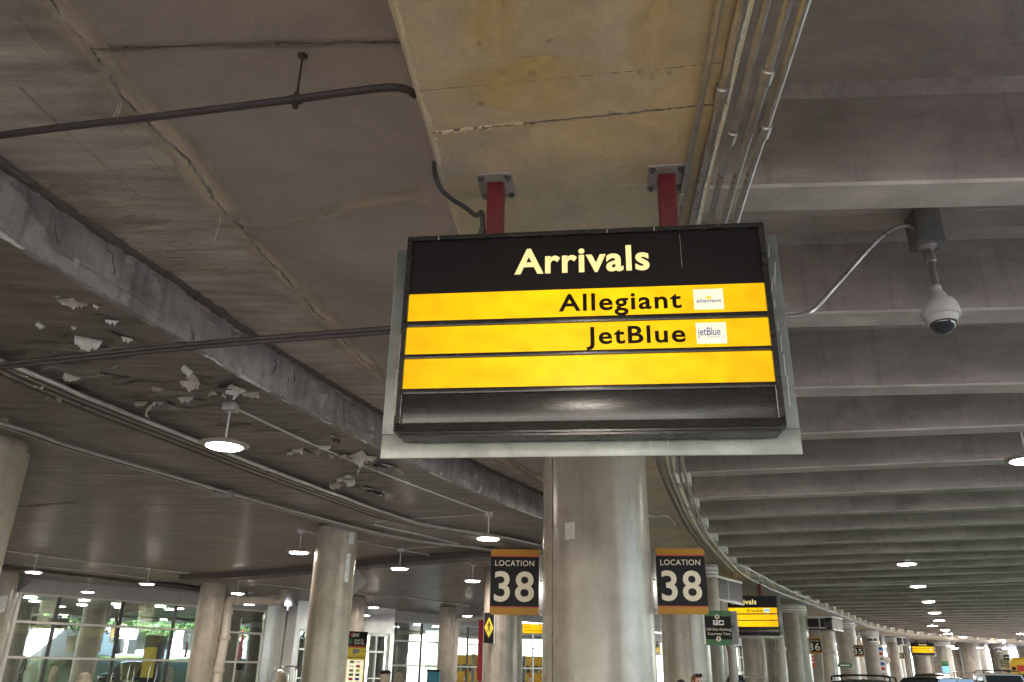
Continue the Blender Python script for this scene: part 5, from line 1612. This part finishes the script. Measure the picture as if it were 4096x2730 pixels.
drain([UY('z5', 30, 525, 30), UY('z5', 700, 590, 32.5), UY('z5', 1250, 660, 35), UY('z5', 1850, 740, 36.2), UY('z5', 1880, 745, 36.5)], .12, 'long level pipe crossing in front of the grey terminal fascia', 'pipe_dark', ((0, .9), (1, .5), (2, .9)))
drain([UY('c4', 700, 660, 48), UY('c4', 760, 900, 48), UY('c4', 775, 1260, 48), Vector((*UY('c4', 776, 1290, 48).xy, 0))], .16, 'thin pale pipe right of the column under the second arrivals sign', 'pvc', ((0, .5), (1, .5)))
drain([UY('c4', 905, 560, 39), UY('c4', 930, 700, 39), UY('c4', 990, 1265, 38.5), Vector((*UY('c4', 992, 1300, 38.5).xy, 0))], .2, 'pale strapped pipe left of the location 36 column, nearer of two', 'pvc', ((0, .8), (1, .32)))
drain([UY('c4', 860, 690, 43), UY('c4', 920, 1265, 43), Vector((*UY('c4', 922, 1300, 43).xy, 0))], .5, 'broad brownish pipe left of the location 36 column, farther of two', 'column')
drain([UY('c4', 1475, 655, 47), UY('c4', 1500, 760, 47), UY('c4', 1535, 1265, 47), Vector((*UY('c4', 1536, 1300, 47).xy, 0))], .35, 'thick pipe left of the location 35 column, nearer the viewer', 'column2', ((1, .3),))
drain([UY('c4', 1545, 660, 49), UY('c4', 1610, 1265, 49), Vector((*UY('c4', 1612, 1300, 49).xy, 0))], .16, 'thin white pipe hugging the location 35 column', 'pvc', ((0, .45),))
drain([UY('c4', 348, 800, 25), UY('c4', 380, 900, 25), UY('c4', 400, 1265, 25), Vector((*UY('c4', 401, 1300, 25).xy, 0))], .13, 'thin beige pole below the blank grey sign plate', 'column')
drain([UY('c5', 1790, 520, 80), UY('c5', 1860, 940, 80), Vector((*UY('c5', 1868, 985, 80).xy, 0))], .35, 'dark grey pole right of the dark shaded column', 'galv')
drain([UY('c5', 430, 680, 60), UY('c5', 470, 720, 60), UY('c5', 510, 705, 60), UY('c5', 455, 780, 60), UY('c5', 490, 960, 60), Vector((*UY('c5', 492, 985, 60).xy, 0))], .2, 'bent drain elbow left of the location 33 column', 'pvc')
drain([UY('z7', 388, 950, 31.5), UY('z7', 390, 1300, 31.5), Vector((*UY('z7', 391, 1580, 31.5).xy, 0))], .15, 'lamp lit pale pipe beside the column behind the left location 38 sign', 'column')

# ================================================================== BOLLARDS, BINS, RAILS, CONES
def bollard(q, r, h, label):
    t = thing('bollard', (q.x, q.y, 0), label, 'bollard', 'domed concrete bollards on the pavement')
    MB().lathe([(r * .95, 0), (r, .04), (r, h - .42), (r * 1.08, h - .40), (r * 1.08, h - .30), (r * .9, h - .26), (r * .86, h - .2), (r * .8, h - .1), (r * .5, h - .03), (.05, h)], 24).build('post', 'concrete_light', t)
for n_, x, y, d_, r, lb_ in [('z5', 765, 1480, 30, .25, 'domed concrete bollard before the left terminal windows'), ('z6', 285, 1480, 33, .21, 'domed concrete bollard left of the torn paper column'), ('z6', 1340, 1478, 38, .22, 'domed concrete bollard before the far terminal windows')]:
    q = UY(n_, x, y, d_)
    bollard(q, r, q.z, lb_)
q = UY('z6', 1216, 1458, 42)
t = thing('litter_bin', (q.x, q.y, 0), 'pale litter bin with a black lid, beside the kiosk', 'bin')
MB().lathe([(.23, 0), (.245, .05), (.245, q.z - .2), (.23, q.z - .17)], 24).build('body', 'concrete_light', t)
MB().lathe([(.25, q.z - .17), (.26, q.z - .1), (.2, q.z - .02), (.1, q.z)], 24).build('lid', 'black', t)
q = UY('z6', 1645, 1500, 46)
t = thing('litter_bin', (q.x, q.y, 0), 'blue recycling bin before the far terminal windows', 'bin')
MB().box(-.33, .33, -.3, .3, 0, q.z + .15, bev=.03).build('body', mat('bin_blue', (.02, .16, .24), .4), t)
MB().box(-.35, .35, -.32, .32, q.z + .15, q.z + .24, bev=.03).build('lid', 'black', t)
def cart(q, rz, label):
    t = thing('luggage_cart', (q.x, q.y, 0), label, 'cart', 'luggage carts by the doors', rz)
    top = q.z
    pts = [(-.3, 0, .1), (-.3, 0, top - .2), (-.22, 0, top - .04), (-.1, 0, top), (.1, 0, top), (.22, 0, top - .04), (.3, 0, top - .2), (.3, 0, .1)]
    MB().tube(catmull(pts, 4), .022, 8).build('handle_frame', 'chrome', t)
    MB().box(-.3, .3, -.9, .0, .14, .2, bev=.01).build('platform', 'aluminium', t)
    for x, y in ((-.25, -.8), (.25, -.8), (-.25, -.05), (.25, -.05)):
        MB().lathe([(.07, -.02), (.07, .02)], 14, T=Matrix.Translation((x, y, .07)) @ Matrix.Rotation(R(90), 4, 'Y')).build('wheel', 'tyre', t)
for k, (x, y) in enumerate([(285, 1462), (360, 1425), (470, 1422)]):
    cart(UY('z6', x, y, 36 + k), .2 * k, ['chrome luggage cart behind the bollard', 'chrome luggage cart with a tall hoop handle, middle of three', 'chrome luggage cart half hidden by the torn paper column'][k])
for x, y, d_, lb_ in [(1640, 985, 60, 'orange and white cone left of the two by the beige column'), (1735, 965, 62, 'orange and white cone at the foot of the dark shaded column')]:
    q = UY('c5', x, y, d_)
    t = thing('traffic_cone', (q.x, q.y, -.15), lb_, 'cone', 'traffic cones on the road')
    h = q.z + .15
    MB().lathe([(.20, .03), (.05, h)], 20).build('cone', 'cone', t)
    MB().lathe([(.155, h * .38), (.112, h * .62)], 20, cap=False).build('reflective_band', 'text_white', t)
    MB().box(-.26, .26, -.26, .26, 0, .035, bev=.01).build('foot', 'tyre', t)
q = UY('c5', 1640, 880, 66)
t = thing('guard_rail', (q.x, q.y, 0), 'grey tubular guard rail in front of the red wall', 'railing', None, -.3)
for z in (q.z, q.z - .45):
    MB().tube([(-1.3, 0, z), (1.3, 0, z)], .04, 8).build('rail', 'galv', t)
for x in (-1.2, 0, 1.2):
    MB().box(x - .06, x + .06, -.05, .05, 0, q.z).build('post', 'galv', t)
q = UY('c4', 440, 1200, 42)
t = thing('guard_rail', (q.x, q.y, 0), 'pale low railing under the second arrivals sign', 'railing', None, -.2)
for z in (q.z, q.z - .5):
    MB().tube([(-2, 0, z), (1.6, 0, z)], .04, 8).build('rail', 'white_conduit', t)
for x in (-1.8, -.3, 1.4):
    MB().box(x - .05, x + .05, -.05, .05, 0, q.z).build('post', 'white_conduit', t)

# ================================================================== VEHICLES
def car(q, heading, label, paint, Ln=4.7, W=1.9, H=1.72, cab0=-2.05, cab1=.95, rack=False, slope=.75, rear=.35):
    """heading: direction of the nose; q on the road"""
    t = thing('parked_car', (q.x, q.y, -.15), label, 'car', 'cars at the kerb', heading)
    belt = H * .58
    hw = W / 2
    st_ = [(-Ln / 2, .45, belt - .12, .80), (-Ln / 2 + .12, .32, belt, .94), (-Ln / 2 + .8, .26, belt + .02, 1), (0, .24, belt, 1), (cab1 + .1, .24, belt - .02, 1), (Ln / 2 - .7, .26, belt - .10, .98), (Ln / 2 - .15, .32, belt - .22, .90), (Ln / 2, .42, belt - .38, .78)]
    rows = []
    for x, zb_, zt, f in st_:
        w_ = hw * f
        rows.append([Vector((x, y_, z_)) for y_, z_ in [(-w_ * .9, zb_), (-w_, zb_ + .15), (-w_, (zb_ + zt) / 2), (-w_ * .97, zt - .08), (-w_ * .86, zt), (0, zt + .03), (w_ * .86, zt), (w_ * .97, zt - .08), (w_, (zb_ + zt) / 2), (w_, zb_ + .15), (w_ * .9, zb_)]])
    b = MB().grid(rows)
    for k in (0, -1): b.add(rows[k], [tuple(range(11))])
    n0 = len(b.v)
    b.build('body', paint, t, smooth=40)
    # cabin
    c0, c1 = cab0, cab1
    r0, r1 = cab0 + rear, cab1 - slope
    cw, rw = hw * .95, hw * .76
    zr = H
    base = [(c0, -cw, belt - .02), (c1, -cw * .93, belt - .04), (c1, cw * .93, belt - .04), (c0, cw, belt - .02)]
    top_ = [(r0, -rw, zr - .08), (r1, -rw, zr - .08), (r1, rw, zr - .08), (r0, rw, zr - .08)]
    b = MB(); b.add(base + top_, [(0, 1, 5, 4), (1, 2, 6, 5), (2, 3, 7, 6), (3, 0, 4, 7), (4, 5, 6, 7)])
    cb = b.build('cabin', paint, t, smooth=0)
    rr = MB()
    rows = []
    for f, dz in ((0, .0), (.12, .05), (.5, .085), (.88, .06), (1, .0)):
        x = r0 - .05 + (r1 + .05 - r0 + .05) * f
        rows.append([Vector((x, rw * 1.02 * g, zr - .085 + dz * (1 - .75 * abs(g) ** 3))) for g in (-1, -.9, -.5, 0, .5, .9, 1)])
    rr.grid(rows).build('roof', paint, t, smooth=50)
    def pane(a, c, d, e, name):
        P = [Vector(x) for x in (a, c, d, e)]
        cen = sum(P, Vector()) / 4
        n_ = (P[1] - P[0]).cross(P[3] - P[0]).normalized()
        if n_.dot(cen - Vector(((c0 + c1) / 2, 0, belt))) < 0: n_ = -n_
        P = [cen + (p - cen) * .90 + n_ * .006 for p in P]
        P2 = [p + n_ * .004 for p in P]
        MB().add(P + P2, [(0, 1, 2, 3), (4, 5, 6, 7), (0, 1, 5, 4), (1, 2, 6, 5), (2, 3, 7, 6), (3, 0, 4, 7)]).build(name, 'dark_glass', t, smooth=0)
    pane(base[1], base[2], top_[2], top_[1], 'windshield')
    pane(base[3], base[0], top_[0], top_[3], 'rear_window')
    for s_ in (0, 1):
        A, B, T0, T1 = (base[0], base[1], top_[0], top_[1]) if s_ == 0 else (base[3], base[2], top_[3], top_[2])
        A, B, T0, T1 = map(Vector, (A, B, T0, T1))
        mA, mT = A.lerp(B, .48), T0.lerp(T1, .5)
        pane(A, mA, mT, T0, 'side_window')
        pane(mA, B, T1, mT, 'side_window')
    for x in (-Ln / 2 + .85, Ln / 2 - .9):
        for y in (-hw + .02, hw - .02):
            w_ = MB().lathe([(.22, -.11), (.33, -.11), (.345, -.08), (.345, .08), (.33, .11), (.22, .11)], 24, T=Matrix.Translation((x, y * .96, .345)) @ Matrix.Rotation(R(90), 4, 'X')).build('wheel', 'tyre', t)
            MB().lathe([(.21, -.115), (.215, .115)], 20, T=Matrix.Translation((x, y * .96, .345)) @ Matrix.Rotation(R(90), 4, 'X')).build('rim', 'aluminium', w_)
    for s_ in (-1, 1):
        MB().box(Ln / 2 - .2, Ln / 2 - .02, s_ * hw * .55 - .18, s_ * hw * .55 + .18, belt - .42, belt - .28, bev=.03).build('headlight', 'lamp_glass', t)
        MB().box(-Ln / 2 - .01, -Ln / 2 + .12, s_ * hw * .68 - .12, s_ * hw * .68 + .12, belt - .30, belt - .08, bev=.03).build('tail_light', 'loc_red', t)
        MB().box(c1 - .35, c1 - .15, s_ * (cw + .14) - .10, s_ * (cw + .14) + .10, belt + .02, belt + .20, bev=.04).build('mirror', paint, t)
        if rack:
            MB().tube(catmull([(r0 + .05, s_ * rw * .92, zr - .04), (r0 + .2, s_ * rw * .92, zr + .05), ((r0 + r1) / 2, s_ * rw * .92, zr + .06), (r1 - .2, s_ * rw * .92, zr + .05), (r1 - .02, s_ * rw * .92, zr - .03)], 5), .022, 8).build('roof_rail', 'black', t)
    if rack:
        for f in (.12, .75):
            x = r0 + (r1 - r0) * f
            MB().tube(catmull([(x, -rw * .92, zr + .05), (x, -rw * .5, zr + .085), (x, rw * .5, zr + .085), (x, rw * .92, zr + .05)], 4), .022, 8).build('rack_bar', 'black', t)
    return t
q = UY('c5', 640, 940, 20.5)
car(q + Vector((.2, 2.2, 0)), R(62), 'dark brown car with a black roof rack, nearest at the lower picture edge', 'car_dark', H=q.z + .15 - .07, rack=True, cab1=1.0, rear=.25)
q = UY('c5', 1290, 935, 29)
car(q + Vector((.3, 2, 0)), R(205), 'glossy black car seen at an angle, right of the dark roof rack car', 'car_black', Ln=4.9, W=2.0, H=q.z + .16, cab0=-2.0, cab1=1.2, slope=.95, rear=.6)
q = UY('c5', 1330, 895, 40)
car(q + Vector((.3, 2, 0)), R(60), 'black car partly hidden behind the glossy black one', 'car_black', Ln=4.9, H=q.z + .16, cab1=1.1, slope=.9, rear=.5)
q = UY('c5', 2095, 885, 36)
car(q + Vector((.5, 1.2, 0)), R(-108), 'white car facing the viewer in front of the yellow bus', 'car_white', W=1.95, H=q.z + .16, rack=True, cab1=1.05, slope=.8)
# yellow bus
W_ = 1.28
q = UY('c9', 2400, 575, 58)
BH = q.z + .15
q = UY('c9', 1835, 700, 57.6)
ba = -.58
q = q + Vector((math.cos(ba), math.sin(ba), 0)) * W_ * .98
t = thing('shuttle_bus', (q.x, q.y, -.15), 'yellow shuttle bus with a red destination band, cut off by the right picture edge', 'bus', None, ba)
W_ = 1.28
b = MB()
rows = []
for y, zt, f in ((0, BH - .26, .86), (.05, BH - .12, .95), (.4, BH - .02, 1), (7, BH, 1), (7.1, BH - .1, .96)):
    rows.append([Vector((x * f, y, z)) for x, z in [(-W_ * .97, .4), (-W_, .8), (-W_, zt - .45), (-W_ * .94, zt - .2), (-W_ * .8, zt - .06), (0, zt), (W_ * .8, zt - .06), (W_ * .94, zt - .2), (W_, zt - .45), (W_, .8), (W_ * .97, .4)]])
b.grid(rows)
for k in (0, -1): b.add(rows[k], [tuple(range(11))])
b.build('body', 'bus_yellow', t, smooth=40)
zt = BH - .26
MB().box(-.86, .95, -.03, .02, zt - .68, zt - .30, bev=.02).build('destination_band', 'bus_red', t)
lettering('WEST', -.36, .42, zt - .60, zt - .39, -.0335, 'text_white', t, 'lettering', .02, 1.05, (0, .70))
MB().box(-1.0, 1.0, -.025, .02, zt - 1.85, zt - .85, bev=.05).build('windshield', 'dark_glass', t)
for x in (-1.05, 1.05):
    MB().lathe([(.12, 0), (.12, .03), (.09, .04)], 20, T=Matrix.Translation((x, -.005, zt - .5)) @ Matrix.Rotation(R(90), 4, 'X')).build('warning_lamp', 'black', t)
    MB().lathe([(.12, -.03), (.42, -.03), (.45, .0), (.45, .28), (.42, .31)], 24, T=Matrix.Translation((x, 1.2, .45)) @ Matrix.Rotation(R(90), 4, 'Y')).build('wheel', 'tyre', t)
    MB().box(x * 1.12 - .1, x * 1.12 + .1, -.3, -.05, zt - 1.3, zt - .9, bev=.03).build('mirror', 'black', t)
    MB().lathe([(.1, 0), (.1, .04)], 16, T=Matrix.Translation((x * .8, -.01, .9)) @ Matrix.Rotation(R(90), 4, 'X')).build('headlight', 'lamp_glass', t)
for x in (-.14, .14):
    MB().lathe([(.07, 0), (.07, .05), (.04, .09)], 14, (x, .12, BH - .12)).build('roof_light', 'amber', t)
for y in (1.6, 2.7, 3.8, 4.9):
    MB().box(-W_ - .012, -W_ + .01, y, y + .9, zt - 1.5, zt - .75).build('side_window', 'dark_glass', t)

# ================================================================== PEOPLE
def person(foot, rz, h, label, shirt, hair, glasses=False):
    t = thing('person', foot, label, 'person', None, rz)
    k = h / 1.75
    J = {'pelvis': (0, 0, .93, .13), 'waist': (0, .01, 1.08, .125), 'chest': (0, 0, 1.30, .145), 'collar': (0, .01, 1.44, .10), 'neck': (0, 0, 1.50, .055), 'jaw': (0, -.02, 1.56, .066), 'head': (0, -.005, 1.645, .086), 'crown': (0, .01, 1.70, .072)}
    E = [('pelvis', 'waist'), ('waist', 'chest'), ('chest', 'collar'), ('collar', 'neck'), ('neck', 'jaw'), ('jaw', 'head'), ('head', 'crown')]
    for s_, n_ in ((-1, 'r'), (1, 'l')):
        J.update({n_ + 'hip': (s_ * .09, 0, .88, .095), n_ + 'knee': (s_ * .10, -.02, .48, .062), n_ + 'ankle': (s_ * .10, .01, .09, .042), n_ + 'toe': (s_ * .12, -.16, .035, .035),
                  n_ + 'shoulder': (s_ * .185, .01, 1.40, .06), n_ + 'elbow': (s_ * .235, .03, 1.12, .042), n_ + 'wrist': (s_ * .245, -.04, .88, .028), n_ + 'palm': (s_ * .245, -.06, .81, .03)})
        E += [('pelvis', n_ + 'hip'), (n_ + 'hip', n_ + 'knee'), (n_ + 'knee', n_ + 'ankle'), (n_ + 'ankle', n_ + 'toe'), ('collar', n_ + 'shoulder'), (n_ + 'shoulder', n_ + 'elbow'), (n_ + 'elbow', n_ + 'wrist'), (n_ + 'wrist', n_ + 'palm')]
        for f in range(5):
            a = (f - 1.5) * .016 if f < 4 else -.045
            ln = (.075, .085, .08, .06, .05)[f]
            J[n_ + 'k%d' % f] = (s_ * .243, -.06 + a - (.0 if f < 4 else .01), .81 - ln * .5, .009)
            J[n_ + 'f%d' % f] = (s_ * .236, -.065 + a * 1.1, .81 - ln - .01, .008)
            E += [(n_ + 'palm', n_ + 'k%d' % f), (n_ + 'k%d' % f, n_ + 'f%d' % f)]
    names = list(J)
    me = bpy.data.meshes.new('body')
    me.from_pydata([tuple(c * k for c in J[n_][:3]) for n_ in names], [(names.index(a), names.index(c)) for a, c in E], [])
    o = bpy.data.objects.new('body', me); C.objects.link(o)
    m = o.modifiers.new('skin', 'SKIN'); m.use_smooth_shade = True
    for i, n_ in enumerate(names):
        me.skin_vertices[0].data[i].radius = (J[n_][3] * k,) * 2
    me.skin_vertices[0].data[0].use_root = True
    o.modifiers.new('sub', 'SUBSURF').levels = 2
    dg = bpy.context.evaluated_depsgraph_get()
    me2 = bpy.data.meshes.new_from_object(o.evaluated_get(dg))
    bpy.data.objects.remove(o, do_unlink=True)
    for v in me2.vertices:                      # a face: brow, nose, chin
        x, y, z = v.co / k
        if z > 1.53 and y < -.04:
            v.co.y -= .022 * k * max(0, 1 - ((x / .016) ** 2 + ((z - 1.615) / .025) ** 2)) + .008 * k * max(0, 1 - ((x / .03) ** 2 + ((z - 1.545) / .02) ** 2))
            v.co.y += .010 * k * max(0, 1 - (((abs(x) - .033) / .02) ** 2 + ((z - 1.642) / .016) ** 2))
    for mm in ('skin', shirt, 'trousers'):
        me2.materials.append(M[mm])
    for p in me2.polygons:
        z, x = p.center.z / k, abs(p.center.x) / k
        p.material_index = 0 if (z > 1.475 or (x > .2 and z < 1.05)) else (1 if z > .95 or x > .17 else 2)
        p.use_smooth = True
    o = bpy.data.objects.new('body', me2); C.objects.link(o); o.parent = t
    b = MB()
    rows = []
    for j in range(9):
        th = PI / 2 * (1 - j / 5.5)
        row = []
        for i in range(21):
            a = R(-30) + R(240) * i / 20
            rr = .101 + .006 * math.sin(i * 2.1 + j)
            drop = max(0, -th) * .16
            row.append(Vector((rr * math.cos(th) * math.cos(a) * .92, .012 + rr * math.cos(th) * math.sin(a), 1.652 + .108 * math.sin(th) - drop)) * k)
        rows.append(row)
    b.grid(rows).build('hair', hair, t, smooth=60)
    b = MB()
    rows = [[Vector((.098 * math.cos(th) * math.cos(a) * .9, .005 + .098 * math.cos(th) * math.sin(a), 1.658 + .104 * math.sin(th))) * k for a in [2 * PI * i / 24 for i in range(25)]] for th in [PI / 2 * (1 - j / 8) + .52 * j / 8 for j in range(9)]]
    b.grid(rows).build('hair', hair, t, smooth=60)
    for s_ in (-1, 1):
        MB().lathe([(.004, -.006), (.011, -.002), (.011, .002), (.004, .006)], 10, T=Matrix.Translation((s_ * .032 * k, -.078 * k, 1.643 * k)) @ Matrix.Rotation(R(90), 4, 'X')).build('eye', 'hair_dark', t)
        MB().lathe([(.01, -.012), (.026, .0), (.02, .012)], 10, T=Matrix.Translation((s_ * .086 * k, .0, 1.63 * k)) @ Matrix.Rotation(R(90), 4, 'Y')).build('ear', 'skin', t)
    MB().box(-.025 * k, .025 * k, -.084 * k, -.074 * k, 1.574 * k, 1.582 * k, bev=.003).build('mouth', mat('lips', (.45, .16, .14), .5), t)
    if glasses:
        g_ = MB().tube([(-.075 * k, -.01 * k, 1.735 * k), (0, -.06 * k, 1.742 * k), (.075 * k, -.01 * k, 1.735 * k)], .006, 6)
        for s_ in (-1, 1):
            g_.lathe([(.004, -.012), (.031, -.006), (.031, .006), (.004, .012)], 14, T=Matrix.Translation((s_ * .036 * k, -.072 * k, 1.735 * k)) @ Matrix.Rotation(R(60), 4, 'X'))
        g_.build('sunglasses', 'black', t)
    return t
q = UY('z7', 1985, 1497, 14.7)
person((q.x, q.y, 0), .5, q.z - .0, 'person with reddish hair and sunglasses pushed up, below the parking sign', 'shirt_blue', 'hair_red', True)
q = UY('z7', 1845, 1548, 14.2)
person((q.x, q.y, 0), 2.6, q.z, 'person with dark hair whose head top shows left of the reddish haired one', 'shirt_dark', 'hair_dark')
q = UY('c4', 405, 1050, 26)
person((q.x, q.y, 0), -.6, q.z, 'person in dark clothes standing behind the thin beige pole', 'shirt_dark', 'hair_dark')

# ================================================================== GARDEN ACROSS THE ROAD (seen mirrored in the terminal glass)
def mirror(q):
    d = (q - FA).dot(FN)
    return q - FN * (2 * d)
def MR(n_, x, y, dist):
    """what the glass shows at a place in the photo, `dist` metres along the mirrored view"""
    v = ray(*px(n_, x, y)).normalized()
    return mirror(Vector((v.x * dist, v.y * dist, CAMZ + v.z * dist)))
g0, g1, g2 = MR('z5', 100, 1500, 80), MR('z5', 1700, 1500, 80), MR('z6', 1600, 1500, 88)
bank = MB()
rows = []
for dist, z in ((70, -.2), (76, .5), (84, 1.5), (92, 2.2), (130, 2.6)):
    rows.append([Vector((*MR(n_, x, 1500, dist).xy, z + .12 * math.sin(k * 1.7 + dist))) for k, (n_, x) in enumerate([('z5', -1500), ('z5', -600), ('z5', 100), ('z5', 800), ('z5', 1600), ('z5', 2350), ('z6', 500)])])
lawn = bank.grid(rows).build('lawn', 'lawn', None, smooth=60)
tag(lawn, kind='structure')
A, B = MR('z5', 560, 1300, 96), MR('z5', 1030, 1300, 94)
t = thing('garden_building', (A.x, A.y, 0), 'pale bluish white building mirrored in the terminal windows', 'building', None, math.atan2((B - A).y, (B - A).x))
L_ = (B - A).xy.length
WT = MR('z5', 700, 1120, 96).z
MB().box(0, L_, 0, 8, 0, WT).build('wall', 'garage', t, smooth=0)
for k in range(3):
    MB().box(L_ * .75 + k * 1.2, L_ * .75 + k * 1.2 + .8, -.05, .02, 2.4, 3.8).build('window', 'dark_glass', t, smooth=0)
    MB().box(L_ * .75 + k * 1.2, L_ * .75 + k * 1.2 + .8, 8 - .02, 8.05, 2.4, 3.8).build('window', 'dark_glass', t, smooth=0)
A, B = MR('z5', 1050, 1300, 104), MR('z6', 500, 1300, 108)
t = thing('garden_building', (A.x, A.y, 0), 'long pale wall mirrored in the far terminal windows', 'building', None, math.atan2((B - A).y, (B - A).x))
L_ = (B - A).xy.length
MB().box(0, L_, 0, 6, 0, 5.0).build('wall', 'garage', t, smooth=0)
for k in range(9):
    MB().box(1 + k * L_ / 9, 2.2 + k * L_ / 9, -.05, 6.05, 3.0, 5.0).build('window', 'dark_glass', t, smooth=0)
def garden_tree(q, h, cr, label, seed, n=1400, trunk_h=.45):
    rg = random.Random(seed)
    t = thing('garden_tree', (q.x, q.y, q.z), label, 'tree', 'trees mirrored in the terminal windows')
    tr = MB()
    tops = []
    for k in range(5):
        a = 2 * PI * k / 5 + rg.random()
        e = Vector((math.cos(a) * cr * .6, math.sin(a) * cr * .6, h * rg.uniform(.6, .85)))
        tr.tube(catmull([Vector((0, 0, 0)), Vector((math.cos(a) * .08, math.sin(a) * .08, h * trunk_h)), e * .75 + Vector((0, 0, h * .05)), e], 4), [.09 * h / 4 * (1 - .85 * i / 12) for i in range(13)], 6)
        tops.append(e)
    tr.build('trunk', 'bark', t)
    b = MB()
    for k in range(n):
        c = rg.choice(tops)
        p = c + Vector((rg.gauss(0, 1), rg.gauss(0, 1), rg.gauss(0, .6))) * cr * .33
        s_ = rg.uniform(.05, .13) * h / 4
        a, e = Euler((rg.uniform(0, 6), rg.uniform(0, 6), rg.uniform(0, 6))).to_matrix() @ Vector((s_, 0, 0)), Vector((0, 0, 0))
        e = Euler((rg.uniform(0, 6), rg.uniform(0, 6), 0)).to_matrix() @ Vector((0, s_, 0))
        b.add([p - a, p - e, p + a, p + e], [(0, 1, 2, 3)])
    b.build('crown', 'leaf', t, smooth=0, recalc=False)
def gz(q, z): return Vector((q.x, q.y, z))
garden_tree(gz(MR('z5', 690, 1380, 88), 1.7), 4.4, 2.2, 'small multi stemmed tree mirrored in the second terminal window', 1)
garden_tree(gz(MR('z5', 130, 1380, 90), 1.7), 5.4, 2.6, 'leafy tree mirrored at the left end of the terminal windows', 2, 2200)
garden_tree(gz(MR('z5', 2120, 1380, 96), 1.9), 5.0, 2.8, 'weeping tree mirrored right of the drain pipe', 3, 2200, .35)
garden_tree(gz(MR('z5', 1330, 1380, 97), 2.0), 4.2, 1.9, 'slim tree mirrored between the window mullions', 4)
for k, x in enumerate((-500, -100, 300, 520, 980, 1180, 1560, 1800, 2000, 2300)):
    garden_tree(gz(MR('z5', x, 1380, 112 + 5 * (k % 3)), 1.5), 6.5 + 1.2 * (k % 3), 3.6, 'dark leafy tree in the row at the back of the mirrored garden', 60 + k, 1500, .25)
def bush(q, r, h, label, seed):
    rg = random.Random(seed)
    t = thing('garden_bush', (q.x, q.y, q.z), label, 'bush', 'bushes mirrored in the terminal windows')
    b = MB()
    for k in range(1300):
        a, u = rg.uniform(0, 2 * PI), rg.random() ** .4
        p = Vector((math.cos(a) * r * u, math.sin(a) * r * u, rg.random() * h * (1 - .6 * u * u)))
        s_ = rg.uniform(.05, .11)
        e1 = Euler((rg.uniform(0, 6), rg.uniform(0, 6), rg.uniform(0, 6))).to_matrix()
        b.add([p - e1 @ Vector((s_, 0, 0)), p - e1 @ Vector((0, s_ * .7, 0)), p + e1 @ Vector((s_, 0, 0)), p + e1 @ Vector((0, s_ * .7, 0))], [(0, 1, 2, 3)])
    b.build('foliage', 'leaf', t, smooth=0, recalc=False)
    MB().tube([(0, 0, -.1), (.05, 0, h * .5)], .04, 6).build('stem', 'bark', t)
bush(gz(MR('z5', 620, 1470, 82), 1.0), 1.5, 1.0, 'low rounded bush mirrored under the second terminal window', 11)
bush(gz(MR('z5', 120, 1450, 80), .8), 1.2, 1.5, 'dark bush mirrored at the lower left of the terminal windows', 12)
bush(gz(MR('z5', 2080, 1470, 86), 1.2), 1.3, .9, 'low bush mirrored behind the drain pipe', 13)
for k, x in enumerate((2030, 2130)):
    q = gz(MR('z5', x, 1350, 92), 2.0)
    t = thing('red_sculpture', q, ['tall red sail shaped sculpture mirrored right of the drain pipe', 'narrow red sail shaped sculpture mirrored beside the taller one'][k], 'sculpture', None, .6)
    w_ = (.9, .4)[k]
    MB().prism([(-w_, 0, 0), (w_, 0, 0), (w_ * .9, 0, 2.0), (w_ * .6, 0, 3.0), (0, 0, 1.6)], (0, .12, 0)).build('sail', 'sail', t, smooth=0)
